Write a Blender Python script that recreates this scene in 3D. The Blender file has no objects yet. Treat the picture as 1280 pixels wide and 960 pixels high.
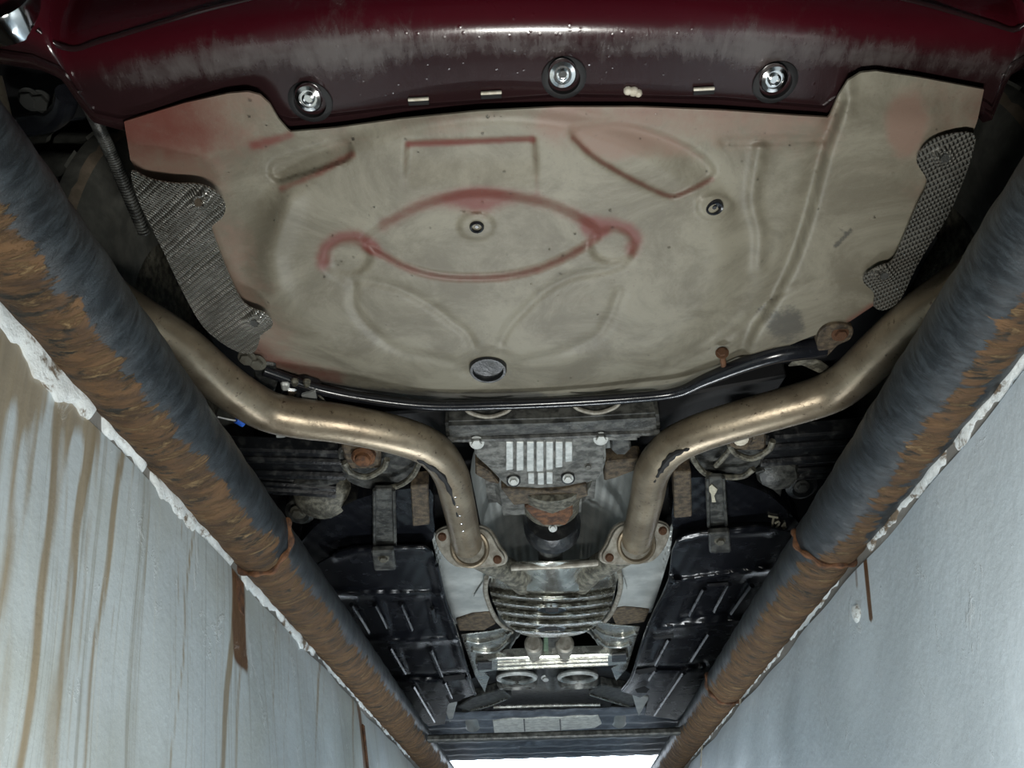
import bpy, bmesh, math, random
import numpy as np
from mathutils import Vector, Matrix, Euler
random.seed(7); rng = np.random.default_rng(7)
R = math.radians
scene = bpy.context.scene
# ------------------------------------------------------------------ camera
YAW, PITCH, ROLL = 2.043, 34.957, -1.3
FPX = 960.0
CAM = np.array([0.0, 0.0, -0.46])
cd = bpy.data.cameras.new('camera'); cd.sensor_width = 36; cd.lens = 36 * FPX / 1280; cd.clip_start = 0.02; cd.clip_end = 200
cam = bpy.data.objects.new('camera', cd); scene.collection.objects.link(cam)
ROT = Matrix.Rotation(R(YAW), 3, 'Z') @ Matrix.Rotation(R(90 + PITCH), 3, 'X') @ Matrix.Rotation(R(ROLL), 3, 'Z')
cam.matrix_world = Matrix.Translation(Vector(CAM)) @ ROT.to_4x4()
scene.camera = cam
MROT = np.array(ROT)
# ------------------------------------------------------------------ world, lamps, exposure
world = bpy.data.worlds.new('world'); scene.world = world; world.use_nodes = True
bg = world.node_tree.nodes['Background']; bg.inputs[0].default_value = (0.80, 0.90, 1.0, 1); bg.inputs[1].default_value = 4.0
def area(name, loc, target, sx, sy, power, col, spread=180):
    l = bpy.data.lights.new(name, 'AREA'); l.shape = 'RECTANGLE'; l.size = sx; l.size_y = sy; l.energy = power; l.color = col; l.spread = R(spread)
    o = bpy.data.objects.new(name, l); scene.collection.objects.link(o); o.location = loc
    o.rotation_euler = (Vector(target) - Vector(loc)).to_track_quat('-Z', 'Y').to_euler()
    return o
area('pit_work_lamp', (0.05, 0.32, -0.57), (0.03, 0.95, 0.2), 0.20, 0.06, 5.4, (1.0, 0.99, 0.93))
area('front_fill_light', (0.02, 1.85, -1.25), (0.03, 2.1, 0.2), 0.6, 0.08, 14.5, (0.93, 0.98, 1.0))  # unseen fill lamp, added to brighten the underside towards the front
vs = scene.view_settings
vs.view_transform = 'Standard'; vs.look = 'None'; vs.exposure = 0.12; vs.gamma = 1.0; vs.use_curve_mapping = False

# ------------------------------------------------------------------ helpers
col = scene.collection
def W(u, v, z):
    """point of the picture's ray (u, v) at height z above the workshop floor"""
    d = MROT @ np.array([(u - 640) / FPX, -(v - 480) / FPX, -1.0])
    return CAM + d * ((z - CAM[2]) / d[2])
def WA(u, v, z):
    u = np.asarray(u, float); v = np.asarray(v, float); z = np.asarray(z, float) + np.zeros_like(u)
    d = np.stack([(u - 640) / FPX, -(v - 480) / FPX, -np.ones_like(u)], -1) @ MROT.T
    return CAM + d * ((z - CAM[2]) / d[..., 2])[..., None]
def scale_at(u, v, z):
    return 1.0 / np.linalg.norm(W(u + 1, v, z) - W(u, v, z))
def obj(name, me, mat, parent=None, label=None, smooth=True, ang=38):
    if smooth:
        me.polygons.foreach_set('use_smooth', [True] * len(me.polygons))
        me.set_sharp_from_angle(angle=R(ang))
    if mat is not None and len(me.materials) == 0: me.materials.append(mat)
    o = bpy.data.objects.new(name, me); col.objects.link(o)
    if parent is not None:
        o.parent = parent
        if parent.type == 'EMPTY': o.matrix_parent_inverse = Matrix.Translation(-parent.location)
    if label: o['label'] = label
    return o
def raw(name, verts, faces):
    me = bpy.data.meshes.new(name); me.from_pydata([tuple(map(float, p)) for p in verts], [], faces); me.update(); return me
def fixed(name, verts, faces, bevel=0, seg=1):
    bm = bmesh.new()
    vv = [bm.verts.new(tuple(map(float, p))) for p in verts]
    for f in faces:
        try: bm.faces.new([vv[i] for i in f])
        except ValueError: pass
    bmesh.ops.recalc_face_normals(bm, faces=bm.faces[:])
    if bevel: bmesh.ops.bevel(bm, geom=bm.edges[:], offset=bevel, segments=seg, affect='EDGES', clamp_overlap=True)
    me = bpy.data.meshes.new(name); bm.to_mesh(me); bm.free(); return me
def attr(me, name, vals):
    a = me.attributes.new(name, 'FLOAT', 'POINT'); a.data.foreach_set('value', np.asarray(vals, np.float32))
def empty(name, loc):
    o = bpy.data.objects.new(name, None); col.objects.link(o); o.location = loc; o.empty_display_size = .1; return o
def tag(o, label, cat, group=None):
    o['label'] = label; o['category'] = cat
    if group: o['group'] = group
    return o
def struct(o, label=None, cat='wall'):
    o['kind'] = 'structure'
    if label: o['label'] = label
    o['category'] = cat
    return o
def catmull(pts, n):
    P = np.array(pts, float); P = np.vstack([2 * P[0] - P[1], P, 2 * P[-1] - P[-2]]); out = []
    for i in range(1, len(P) - 2):
        for k in range(n):
            t = k / n; a, b, c, d = P[i - 1:i + 3]
            out.append(.5 * (2 * b + (c - a) * t + (2 * a - 5 * b + 4 * c - d) * t * t + (3 * b - a - 3 * c + d) * t ** 3))
    out.append(P[-2]); return np.array(out)
def frames(P):
    T = np.gradient(P, axis=0); T /= np.linalg.norm(T, axis=1)[:, None]
    u = np.cross(T[0], [0, 0, 1.0])
    if np.linalg.norm(u) < 1e-3: u = np.array([1.0, 0, 0])
    U = []
    for t in T:
        u = u - t * np.dot(u, t); u = u / np.linalg.norm(u); U.append(u)
    U = np.array(U); return T, U, np.cross(T, U)
def tube_me(name, path, r, seg=16, n=6, flat=1.0, rfun=None, smooth_path=True):
    P = catmull(path, n) if smooth_path else np.array(path, float)
    T, U, V = frames(P); m = len(P); rr = np.full(m, float(r)) if rfun is None else np.array([rfun(i / (m - 1)) for i in range(m)])
    a = np.linspace(0, 2 * np.pi, seg, endpoint=False)
    vs = (P[:, None, :] + rr[:, None, None] * (np.cos(a)[None, :, None] * U[:, None, :] + flat * np.sin(a)[None, :, None] * V[:, None, :])).reshape(-1, 3)
    fs = [(i * seg + k, i * seg + (k + 1) % seg, (i + 1) * seg + (k + 1) % seg, (i + 1) * seg + k) for i in range(m - 1) for k in range(seg)]
    fs += [tuple(range(seg))[::-1], tuple((m - 1) * seg + k for k in range(seg))]
    return fixed(name, vs, fs)
def tube(name, path, r, mat, parent=None, label=None, **k):
    return obj(name, tube_me(name, path, r, **k), mat, parent, label)
def pxtube(name, pts, r, mat, parent=None, label=None, pre=(), **k):
    return tube(name, [np.array(q) for q in pre] + [W(*p) for p in pts], r, mat, parent, label, **k)
def prism(name, outline, z, th, mat, parent=None, label=None, bevel=.0015, seg=1, zoff=None):
    """solid plate: outline corners (u, v) laid out at height z, thickness th upwards"""
    zz = [z] * len(outline) if zoff is None else [z + q for q in zoff]
    B = [W(u, v, q) for (u, v), q in zip(outline, zz)]; n = len(B)
    vs = B + [p + np.array([0, 0, th]) for p in B]
    fs = [tuple(range(n)), tuple(range(2 * n - 1, n - 1, -1))] + [(i, (i + 1) % n, n + (i + 1) % n, n + i) for i in range(n)]
    return obj(name, fixed(name, vs, fs, bevel, seg), mat, parent, label, ang=30)
def box(name, c, s, mat, parent=None, label=None, rot=(0, 0, 0), bevel=.002, seg=1):
    E = Euler([R(a) for a in rot]).to_matrix(); vs = []
    for x in (-.5, .5):
        for y in (-.5, .5):
            for z in (-.5, .5): vs.append(np.array(E @ Vector((x * s[0], y * s[1], z * s[2]))) + np.array(c))
    fs = [(0, 1, 3, 2), (4, 6, 7, 5), (0, 4, 5, 1), (2, 3, 7, 6), (0, 2, 6, 4), (1, 5, 7, 3)]
    return obj(name, fixed(name, vs, fs, bevel, seg), mat, parent, label, ang=30)
def lathe_me(name, prof, c, axis, seg=28):
    """prof: (radius, distance along axis)"""
    ax = np.array(axis, float); ax /= np.linalg.norm(ax)
    u = np.cross(ax, [0, 0, 1.0]) if abs(ax[2]) < .9 else np.cross(ax, [0, 1.0, 0]); u /= np.linalg.norm(u); w = np.cross(ax, u)
    vs = []; fs = []
    for r, h in prof:
        for k in range(seg):
            a = 2 * math.pi * k / seg; vs.append(np.array(c) + ax * h + max(r, 1e-5) * (math.cos(a) * u + math.sin(a) * w))
    m = len(prof)
    fs = [(i * seg + k, i * seg + (k + 1) % seg, (i + 1) * seg + (k + 1) % seg, (i + 1) * seg + k) for i in range(m - 1) for k in range(seg)]
    fs += [tuple(range(seg)), tuple((m - 1) * seg + k for k in range(seg))]
    return fixed(name, vs, fs)
def lathe(name, prof, c, axis, mat, parent=None, label=None, seg=28):
    return obj(name, lathe_me(name, prof, c, axis, seg), mat, parent, label)
def inpoly(u, v, poly):
    c = np.zeros(u.shape, bool); n = len(poly); j = n - 1
    for i in range(n):
        xi, yi = poly[i]; xj, yj = poly[j]
        with np.errstate(divide='ignore', invalid='ignore'):
            c ^= ((yi > v) != (yj > v)) & (u < (xj - xi) * (v - yi) / (yj - yi + 1e-12) + xi)
        j = i
    return c
def dline(u, v, pts, closed=False, near=False):
    best = np.full(u.shape, 1e9); bx = np.zeros(u.shape); by = np.zeros(u.shape)
    pp = list(pts) + ([pts[0]] if closed else [])
    for (ax, ay), (bx_, by_) in zip(pp[:-1], pp[1:]):
        dx, dy = bx_ - ax, by_ - ay; L = dx * dx + dy * dy + 1e-9
        t = np.clip(((u - ax) * dx + (v - ay) * dy) / L, 0, 1); qx = ax + t * dx; qy = ay + t * dy
        d = np.hypot(u - qx, v - qy); m = d < best; best = np.where(m, d, best); bx = np.where(m, qx, bx); by = np.where(m, qy, by)
    return (best, bx, by) if near else best
def ss(a, b, x):
    t = np.clip((x - a) / (b - a), 0, 1); return t * t * (3 - 2 * t)
def curve2(pts, n=5, closed=False):
    p = [(a, b, 0) for a, b in pts]
    if closed:
        q = catmull([p[-1]] + p + [p[0], p[1]], n); q = q[n:-n]
        return [(a, b) for a, b, _ in q[:-1]]
    return [(a, b) for a, b, _ in catmull(p, n)]
def sheet(name, poly, zf, cell, th, mat, parent=None, label=None, attrs=None, ang=50):
    """pressed sheet metal: outline (u, v), height field zf(u, v), thickness th"""
    px = np.array(poly); u0, v0 = px.min(0) - cell; u1, v1 = px.max(0) + cell
    us = np.arange(u0, u1 + cell, cell); vv = np.arange(v0, v1 + cell, cell)
    U, V = np.meshgrid(us, vv); ins = inpoly(U, V, poly); nu = len(us)
    f_ok = ins[:-1, :-1] | ins[1:, :-1] | ins[:-1, 1:] | ins[1:, 1:]
    used = np.zeros(U.shape, bool)
    used[:-1, :-1] |= f_ok; used[1:, :-1] |= f_ok; used[:-1, 1:] |= f_ok; used[1:, 1:] |= f_ok
    _, bx, by = dline(U, V, poly, True, True); out = used & ~ins
    U = np.where(out, bx, U); V = np.where(out, by, V)
    idx = -np.ones(U.shape, int); idx[used] = np.arange(used.sum())
    uu = U[used]; v_ = V[used]; z = zf(uu, v_); P = WA(uu, v_, z); n = len(P)
    ii, jj = np.nonzero(f_ok)
    q = np.stack([idx[ii, jj], idx[ii, jj + 1], idx[ii + 1, jj + 1], idx[ii + 1, jj]], 1)
    faces = [tuple(r) for r in q.tolist()]
    from collections import Counter
    ec = Counter(); 
    for f in faces:
        for k in range(4): 
            e = (f[k], f[(k + 1) % 4]); ec[(min(e), max(e))] += 1
    rim = []
    for f in faces:
        for k in range(4):
            e = (f[k], f[(k + 1) % 4])
            if ec[(min(e), max(e))] == 1: rim.append((e[1], e[0], e[0] + n, e[1] + n))
    P2 = P + np.array([0, 0, th])
    me = raw(name, np.vstack([P, P2]), faces + [tuple(i + n for i in f[::-1]) for f in faces] + rim)
    # make the near side face downwards
    if attrs:
        for k, fn in attrs.items():
            a = fn(uu, v_); attr(me, k, np.concatenate([a, a]))
    me.validate(); bm = bmesh.new(); bm.from_mesh(me); bmesh.ops.recalc_face_normals(bm, faces=bm.faces[:]); bm.to_mesh(me); bm.free()
    return obj(name, me, mat, parent, label, ang=ang)
BOLT = {}
def bolt(c, r, axis, mat, parent, name='bolt', h=.7, washer=1.45):
    """hexagon head on a washer"""
    key = (mat.name, h, washer)
    if key not in BOLT:
        vs = []; fs = []
        for rad, z0, z1, sg in ((washer, 0, .22, 20), (1.0, .22, .22 + h, 6)):
            b = len(vs)
            for z, rr in ((z0, rad), (z1 - .08, rad), (z1, rad * .9)):
                for k in range(sg): a = 2 * math.pi * k / sg; vs.append((rr * math.cos(a), rr * math.sin(a), z))
            for i in range(2): fs += [(b + i * sg + k, b + i * sg + (k + 1) % sg, b + (i + 1) * sg + (k + 1) % sg, b + (i + 1) * sg + k) for k in range(sg)]
            fs += [tuple(b + k for k in range(sg)), tuple(b + 2 * sg + k for k in range(sg))]
        me = fixed('bolt', vs, fs); me.polygons.foreach_set('use_smooth', [True] * len(me.polygons)); me.set_sharp_from_angle(angle=R(35)); me.materials.append(mat)
        BOLT[key] = me
    o = bpy.data.objects.new(name, BOLT[key]); col.objects.link(o); o.parent = parent
    if parent.type == 'EMPTY': o.matrix_parent_inverse = Matrix.Translation(-parent.location)
    o.location = c; o.scale = (r, r, r); o.rotation_mode = 'QUATERNION'; o.rotation_quaternion = Vector(axis).to_track_quat('Z', 'Y')
    return o
DN = (0, -.35, -1)

# ------------------------------------------------------------------ materials
class Mat:
    def __init__(s, name):
        s.m = bpy.data.materials.new(name); s.m.use_nodes = True; s.nt = s.m.node_tree; s.b = s.nt.nodes['Principled BSDF']
    def n(s, typ, inp=None, **kw):
        nd = s.nt.nodes.new(typ)
        for k, v in kw.items(): setattr(nd, k, v)
        for k, v in (inp or {}).items(): s.set(nd, k, v)
        return nd
    def set(s, nd, k, v):
        sk = nd.inputs[k]
        if isinstance(v, bpy.types.NodeSocket): s.nt.links.new(v, sk)
        elif isinstance(v, (tuple, list)) and len(v) == 3 and sk.type == 'RGBA': sk.default_value = (*v, 1)
        else: sk.default_value = v
    def co(s, sc=(1, 1, 1), src='Object', rot=(0, 0, 0)):
        t = s.n('ShaderNodeTexCoord'); return s.n('ShaderNodeMapping', {'Vector': t.outputs[src], 'Scale': sc, 'Rotation': rot}).outputs[0]
    def noise(s, scale, detail=5, rough=.6, vec=None, dist=0):
        return s.n('ShaderNodeTexNoise', {'Vector': vec if vec is not None else s.co(), 'Scale': scale, 'Detail': detail, 'Roughness': rough, 'Distortion': dist}).outputs['Fac']
    def attr(s, name): return s.n('ShaderNodeAttribute', attribute_name=name).outputs['Fac']
    def math(s, op, a, b=0.0, c=None, clamp=False):
        nd = s.n('ShaderNodeMath', operation=op, use_clamp=clamp); s.set(nd, 0, a); s.set(nd, 1, b)
        if c is not None: s.set(nd, 2, c)
        return nd.outputs[0]
    def ramp(s, f, lo, hi): return s.n('ShaderNodeMapRange', {'Value': f, 'From Min': lo, 'From Max': hi}, interpolation_type='SMOOTHSTEP').outputs[0]
    def mix(s, f, a, b):
        nd = s.n('ShaderNodeMix', data_type='RGBA'); s.set(nd, 0, f); s.set(nd, 6, a); s.set(nd, 7, b); return nd.outputs[2]
    def mixf(s, f, a, b):
        nd = s.n('ShaderNodeMix'); s.set(nd, 0, f); s.set(nd, 2, a); s.set(nd, 3, b); return nd.outputs[0]
    def out(s, color=None, rough=None, metal=None, bump=None, bstr=.3, bdist=.002, spec=None, coat=None, coatr=.1):
        if color is not None: s.set(s.b, 'Base Color', color)
        if rough is not None: s.set(s.b, 'Roughness', rough)
        if metal is not None: s.set(s.b, 'Metallic', metal)
        if spec is not None: s.set(s.b, 'Specular IOR Level', spec)
        if coat is not None: s.set(s.b, 'Coat Weight', coat); s.set(s.b, 'Coat Roughness', coatr)
        if bump is not None:
            bn = s.n('ShaderNodeBump', {'Height': bump, 'Strength': bstr, 'Distance': bdist}); s.set(s.b, 'Normal', bn.outputs[0])
        return s.m
def plain(name, a, b, rough, metal=0, nscale=40, lo=.4, hi=.65, bstr=.3, bdist=.001, bscale=None, rough2=None, spec=.5, coat=None):
    """two tones mixed by noise with a little relief"""
    M = Mat(name); f = M.ramp(M.noise(nscale), lo, hi)
    return M.out(M.mix(f, a, b), rough if rough2 is None else M.mixf(f, rough, rough2), metal, M.noise(bscale or nscale * 3), bstr, bdist, spec, coat)
# pit walls
def wall_mat(name, base, base2, streaks):
    M = Mat(name)
    f = M.ramp(M.noise(2.2, 4), .35, .7); c = M.mix(f, base, base2)
    fine = M.ramp(M.noise(1, 6, .7, M.co((1, 75, 1.1)), .3), .52, .70)
    if streaks:
        c = M.mix(M.math('MULTIPLY', fine, .60), c, (.215, .205, .16))
        fine2 = M.ramp(M.noise(1, 4, .6, M.co((1, 130, 2.0)), .2), .58, .72)
        c = M.mix(M.math('MULTIPLY', fine2, .35), c, (.60, .60, .53)); c = M.mix(M.math('MULTIPLY', M.ramp(M.noise(1, 5, .7, M.co((1, 210, 1.5)), .2), .60, .70), .55), c, (.13, .12, .10))
    else:
        c = M.mix(M.math('MULTIPLY', fine, .12), c, (.36, .40, .42))
    st = M.attr('streak'); jit = M.noise(1, 5, .6, M.co((1, 90, 5)))
    sm = M.ramp(M.math('ADD', st, M.math('MULTIPLY', M.math('SUBTRACT', jit, .5), .7)), .25, .8)
    c = M.mix(M.math('MULTIPLY', sm, .85), c, M.mix(jit, (.14, .105, .06), (.36, .29, .18)))
    ru = M.ramp(M.math('ADD', M.attr('rust'), M.math('MULTIPLY', M.math('SUBTRACT', jit, .5), .5)), .3, .7)
    c = M.mix(ru, c, M.mix(M.noise(60), (.06, .026, .012), (.19, .10, .045)))
    lump = M.math('ADD', M.noise(9, 6, .6), M.math('MULTIPLY', M.noise(1, 3, .5, M.co((30, 30, 6))), .5))
    spots = M.ramp(M.noise(1, 6, .7, M.co((18, 18, 11)), .5), .60, .68)
    c = M.mix(M.math('MULTIPLY', spots, .35), c, (.66, .70, .72))
    lump = M.math('ADD', lump, M.math('ADD', M.math('MULTIPLY', spots, .25), M.math('MULTIPLY', M.noise(45, 5, .6), .35)))
    return M.out(c, .36, 0, lump, .45, .006, .5)
m_wall_l = wall_mat('wall_paint_streaked', (.50, .57, .61), (.40, .44, .42), True)
m_wall_r = wall_mat('wall_paint_grey_blue', (.60, .69, .76), (.52, .61, .68), False)
M = Mat('concrete'); m_conc = M.out(M.mix(M.noise(12), (.16, .155, .145), (.25, .24, .22)), .85, 0, M.noise(60), .4, .004)
# peeling white sealant
M = Mat('white_flaking_paint'); f = M.ramp(M.noise(1, 6, .72, M.co((30, 22, 30)), .4), .38, .48)
m_seal = M.out(M.mix(f, (.17, .13, .09), M.mix(M.noise(16), (.60, .65, .67), (.84, .88, .88))), .6, 0, M.noise(45, 6), .8, .006)
# rusted pit pipe; attribute rust = how far round towards the wall the rust has come
M = Mat('rusted_pipe'); cvec = M.co((14, 42, 14), rot=(0, 0, .12)); nz = M.noise(1, 9, .74, cvec, .5); nb = M.noise(1, 4, .55, M.co((6, 9, 6)))
rm = M.math('ADD', M.attr('rust'), M.math('ADD', M.math('MULTIPLY', M.math('SUBTRACT', nz, .5), 1.9), M.math('MULTIPLY', M.math('SUBTRACT', nb, .5), 1.0)))
rf = M.ramp(rm, .45, .53); fl = M.ramp(M.noise(1, 7, .78, M.co((24, 95, 24), rot=(0, 0, .3)), .9), .50, .66)
rc = M.mix(M.ramp(nz, .3, .7), (.030, .017, .009), (.135, .072, .030)); rc = M.mix(M.math('MULTIPLY', fl, .75), rc, (.30, .205, .10)); rc = M.mix(M.ramp(M.noise(1, 6, .7, M.co((30, 75, 30))), .54, .64), rc, (.022, .019, .014))
pc = M.mix(M.ramp(M.noise(1, 7, .75, M.co((70, 120, 22)), .4), .38, .66), (.008, .011, .014), (.030, .038, .045))
m_pipe = M.out(M.mix(rf, pc, rc), M.mixf(rf, .42, .78), 0, M.math('ADD', M.math('MULTIPLY', fl, rf), M.math('MULTIPLY', nz, .6)), .7, .005, .38)
m_rust = plain('rusty_iron', (.05, .024, .014), (.17, .075, .032), .8, .1, 70, .35, .65, .6, .003)
m_rustmud = plain('rust_and_mud', (.035, .026, .018), (.115, .085, .052), .7, .1, 90, .35, .65, .6, .003)
# bumper paint: maroon with dried grey dirt
M = Mat('maroon_bumper_paint'); dn = M.math('ADD', M.math('MULTIPLY', M.noise(1, 7, .7, M.co((14, 14, 14)), .3), .6), M.math('MULTIPLY', M.noise(1, 6, .75, M.co((75, 22, 40)), .6), .4)); dk = M.attr('dirt')
df = M.ramp(M.math('ADD', dk, M.math('MULTIPLY', M.math('SUBTRACT', dn, .5), 2.6)), .25, 1.0)
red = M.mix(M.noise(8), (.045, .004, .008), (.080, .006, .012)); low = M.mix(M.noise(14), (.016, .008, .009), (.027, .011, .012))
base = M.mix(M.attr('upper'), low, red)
drops = M.ramp(M.n('ShaderNodeTexVoronoi', {'Vector': M.co(), 'Scale': 105.0}).outputs['Distance'], .0, .22)
m_bump = M.out(M.mix(M.math('MULTIPLY', df, .8), base, (.095, .082, .079)), M.mixf(df, .20, .40), 0, M.math('ADD', M.math('MULTIPLY', drops, -.25), M.math('MULTIPLY', dn, .5)), .3, .003, .5, .25, .12)
# floor pan: grey-beige dried mud over red paint, washed off on the ridges
M = Mat('muddy_floor_pan'); n1 = M.noise(16, 6, .65); n2 = M.noise(70, 5, .7)
mud = M.mix(M.ramp(M.noise(9, 9, .72, None, .6), .36, .62), (.134, .119, .087), (.214, .197, .150)); mud = M.mix(M.math('MULTIPLY', M.ramp(n2, .55, .75), .25), mud, (.255, .234, .178))
pk = M.math('ADD', M.attr('pink'), M.math('MULTIPLY', M.math('SUBTRACT', M.math('ADD', M.math('MULTIPLY', n1, .6), M.math('MULTIPLY', n2, .4)), .5), 1.9)); mud = M.mix(M.ramp(pk, .2, 1.0), mud, (.205, .138, .105))
rd = M.ramp(M.math('ADD', M.attr('red'), M.math('MULTIPLY', M.math('SUBTRACT', M.math('ADD', M.math('MULTIPLY', n2, .5), M.math('MULTIPLY', n1, .5)), .5), 1.1)), .12, 1.2)
c = M.mix(rd, mud, M.mix(n1, (.110, .028, .020), (.150, .048, .035)))
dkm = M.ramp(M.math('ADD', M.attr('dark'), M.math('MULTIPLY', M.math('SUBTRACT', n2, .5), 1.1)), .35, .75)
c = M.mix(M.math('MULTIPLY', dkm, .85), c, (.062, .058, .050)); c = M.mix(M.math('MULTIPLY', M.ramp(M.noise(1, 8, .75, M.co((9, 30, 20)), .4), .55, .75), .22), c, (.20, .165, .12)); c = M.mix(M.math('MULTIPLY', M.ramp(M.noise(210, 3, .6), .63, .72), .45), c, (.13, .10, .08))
m_pan = M.out(c, .50, 0, n2, .22, .0015, .5)
# exhaust steel
M = Mat('exhaust_steel'); n1 = M.noise(1, 6, .65, M.co((16, 16, 16))); n2 = M.noise(120, 4, .7)
c = M.mix(M.ramp(n1, .35, .7), (.23, .185, .130), (.37, .31, .225)); c = M.mix(M.ramp(n2, .58, .72), c, (.085, .06, .04))
m_exh = M.out(c, M.mixf(n1, .28, .46), .65, M.math('ADD', n1, M.math('MULTIPLY', n2, .5)), .3, .0025)
m_flange = plain('flange_steel', (.22, .20, .165), (.38, .36, .31), .5, .45, 60, .35, .65, .4, .002)
# embossed foil heat shield
def foil(name, a, b, metal, rough, s, red=0):
    M = Mat(name)
    w1 = M.n('ShaderNodeTexWave', {'Vector': M.co(rot=(0, 0, R(38))), 'Scale': s, 'Distortion': 1.0, 'Detail': 1.5}).outputs['Fac']
    w2 = M.n('ShaderNodeTexWave', {'Vector': M.co(rot=(0, 0, R(-52))), 'Scale': s * .55, 'Distortion': 1.2, 'Detail': 1.5}).outputs['Fac']
    h = M.math('MULTIPLY', w1, w2); n = M.noise(30)
    c = M.mix(M.ramp(n, .3, .7), a, b); c = M.mix(M.math('MULTIPLY', M.ramp(h, .35, .02), .5), c, (.035, .03, .026)); c = M.mix(M.math('MULTIPLY', M.ramp(M.noise(14), .5, .7), .5), c, (.12, .105, .085))
    return M.out(c, rough, metal, h, 1.0, .008)
m_foil = foil('embossed_foil', (.46, .45, .40), (.74, .72, .66), .8, .30, 88)
m_foil2 = foil('dusty_embossed_foil', (.16, .155, .135), (.25, .24, .21), .35, .55, 80)
m_alu = plain('bare_aluminium_sheet', (.36, .38, .37), (.54, .56, .54), .36, .45, 14, .35, .7, .25, .002, 70, .46)
m_bright = plain('bright_wet_aluminium', (.52, .51, .46), (.74, .74, .69), .20, .92, 30, .35, .7, .3, .002, 60, .32)
m_cast = plain('cast_aluminium', (.06, .06, .055), (.20, .20, .185), .46, .4, 55, .35, .65, .5, .002, 150)
m_fin = plain('pale_cast_fins', (.42, .44, .43), (.62, .64, .62), .45, .4, 60, .35, .65, .4, .002)
m_skid = plain('pale_scratched_metal', (.55, .56, .52), (.85, .86, .80), .4, .2, 45, .35, .65, .4, .002)
m_grey = plain('grey_dirty_steel', (.022, .023, .022), (.095, .096, .088), .42, .2, 60, .38, .66, .5, .002)
m_mudsteel = plain('mud_caked_steel', (.05, .047, .036), (.19, .18, .14), .55, .1, 80, .38, .66, .6, .003)
m_black = plain('wet_black_plastic', (.0045, .005, .007), (.009, .010, .013), .22, 0, 18, .4, .7, .10, .0015, 90, .30, .4)
m_fronttray = plain('front_plastic_sky_sheen', (.09, .105, .13), (.20, .23, .27), .28, 0, 25, .4, .7, .25, .002, 60, .45, .6)  # base colour lightened and blued to carry the sky sheen
m_blackp = plain('dirty_black_paint', (.010, .011, .013), (.045, .046, .044), .34, 0, 55, .48, .74, .5, .002, 120, .6)
m_gloss = plain('glossy_black_tube', (.008, .009, .012), (.016, .017, .021), .2, 0, 30, .4, .7, .15, .001)
m_dark = plain('dark_underbody', (.006, .006, .007), (.012, .012, .013), .75, 0, 20)
m_rubber = plain('tyre_rubber', (.10, .102, .09), (.16, .16, .14), .65, 0, 40, .35, .7, .3, .002)
m_tyreedge = plain('brown_shoulder_rubber', (.22, .18, .13), (.30, .24, .18), .7, 0, 60)
m_chrome = plain('chrome', (.80, .80, .80), (.9, .9, .9), .10, 1.0, 30, bstr=.05)
m_white = plain('pale_dried_mud', (.55, .50, .40), (.70, .66, .56), .8, 0, 150)
m_chalk = plain('beige_paint_marking', (.42, .40, .30), (.55, .52, .42), .7, 0, 200)
m_blue = plain('blue_connector', (.02, .10, .55), (.03, .16, .7), .4)
m_green = plain('green_patina', (.07, .12, .08), (.14, .2, .13), .6, .2, 90)
m_wall_g = plain('garage_plaster', (.20, .20, .19), (.25, .25, .24), .9, 0, 4)
m_car = plain('maroon_car_paint', (.085, .007, .012), (.10, .009, .015), .3, 0, 5, coat=.6, bstr=.02)
M = Mat('water'); M.b.inputs['Base Color'].default_value = (.9, .9, .9, 1); M.b.inputs['Roughness'].default_value = .04; M.b.inputs['Transmission Weight'].default_value = 1.0; M.b.inputs['IOR'].default_value = 1.33
m_water = M.m

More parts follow.
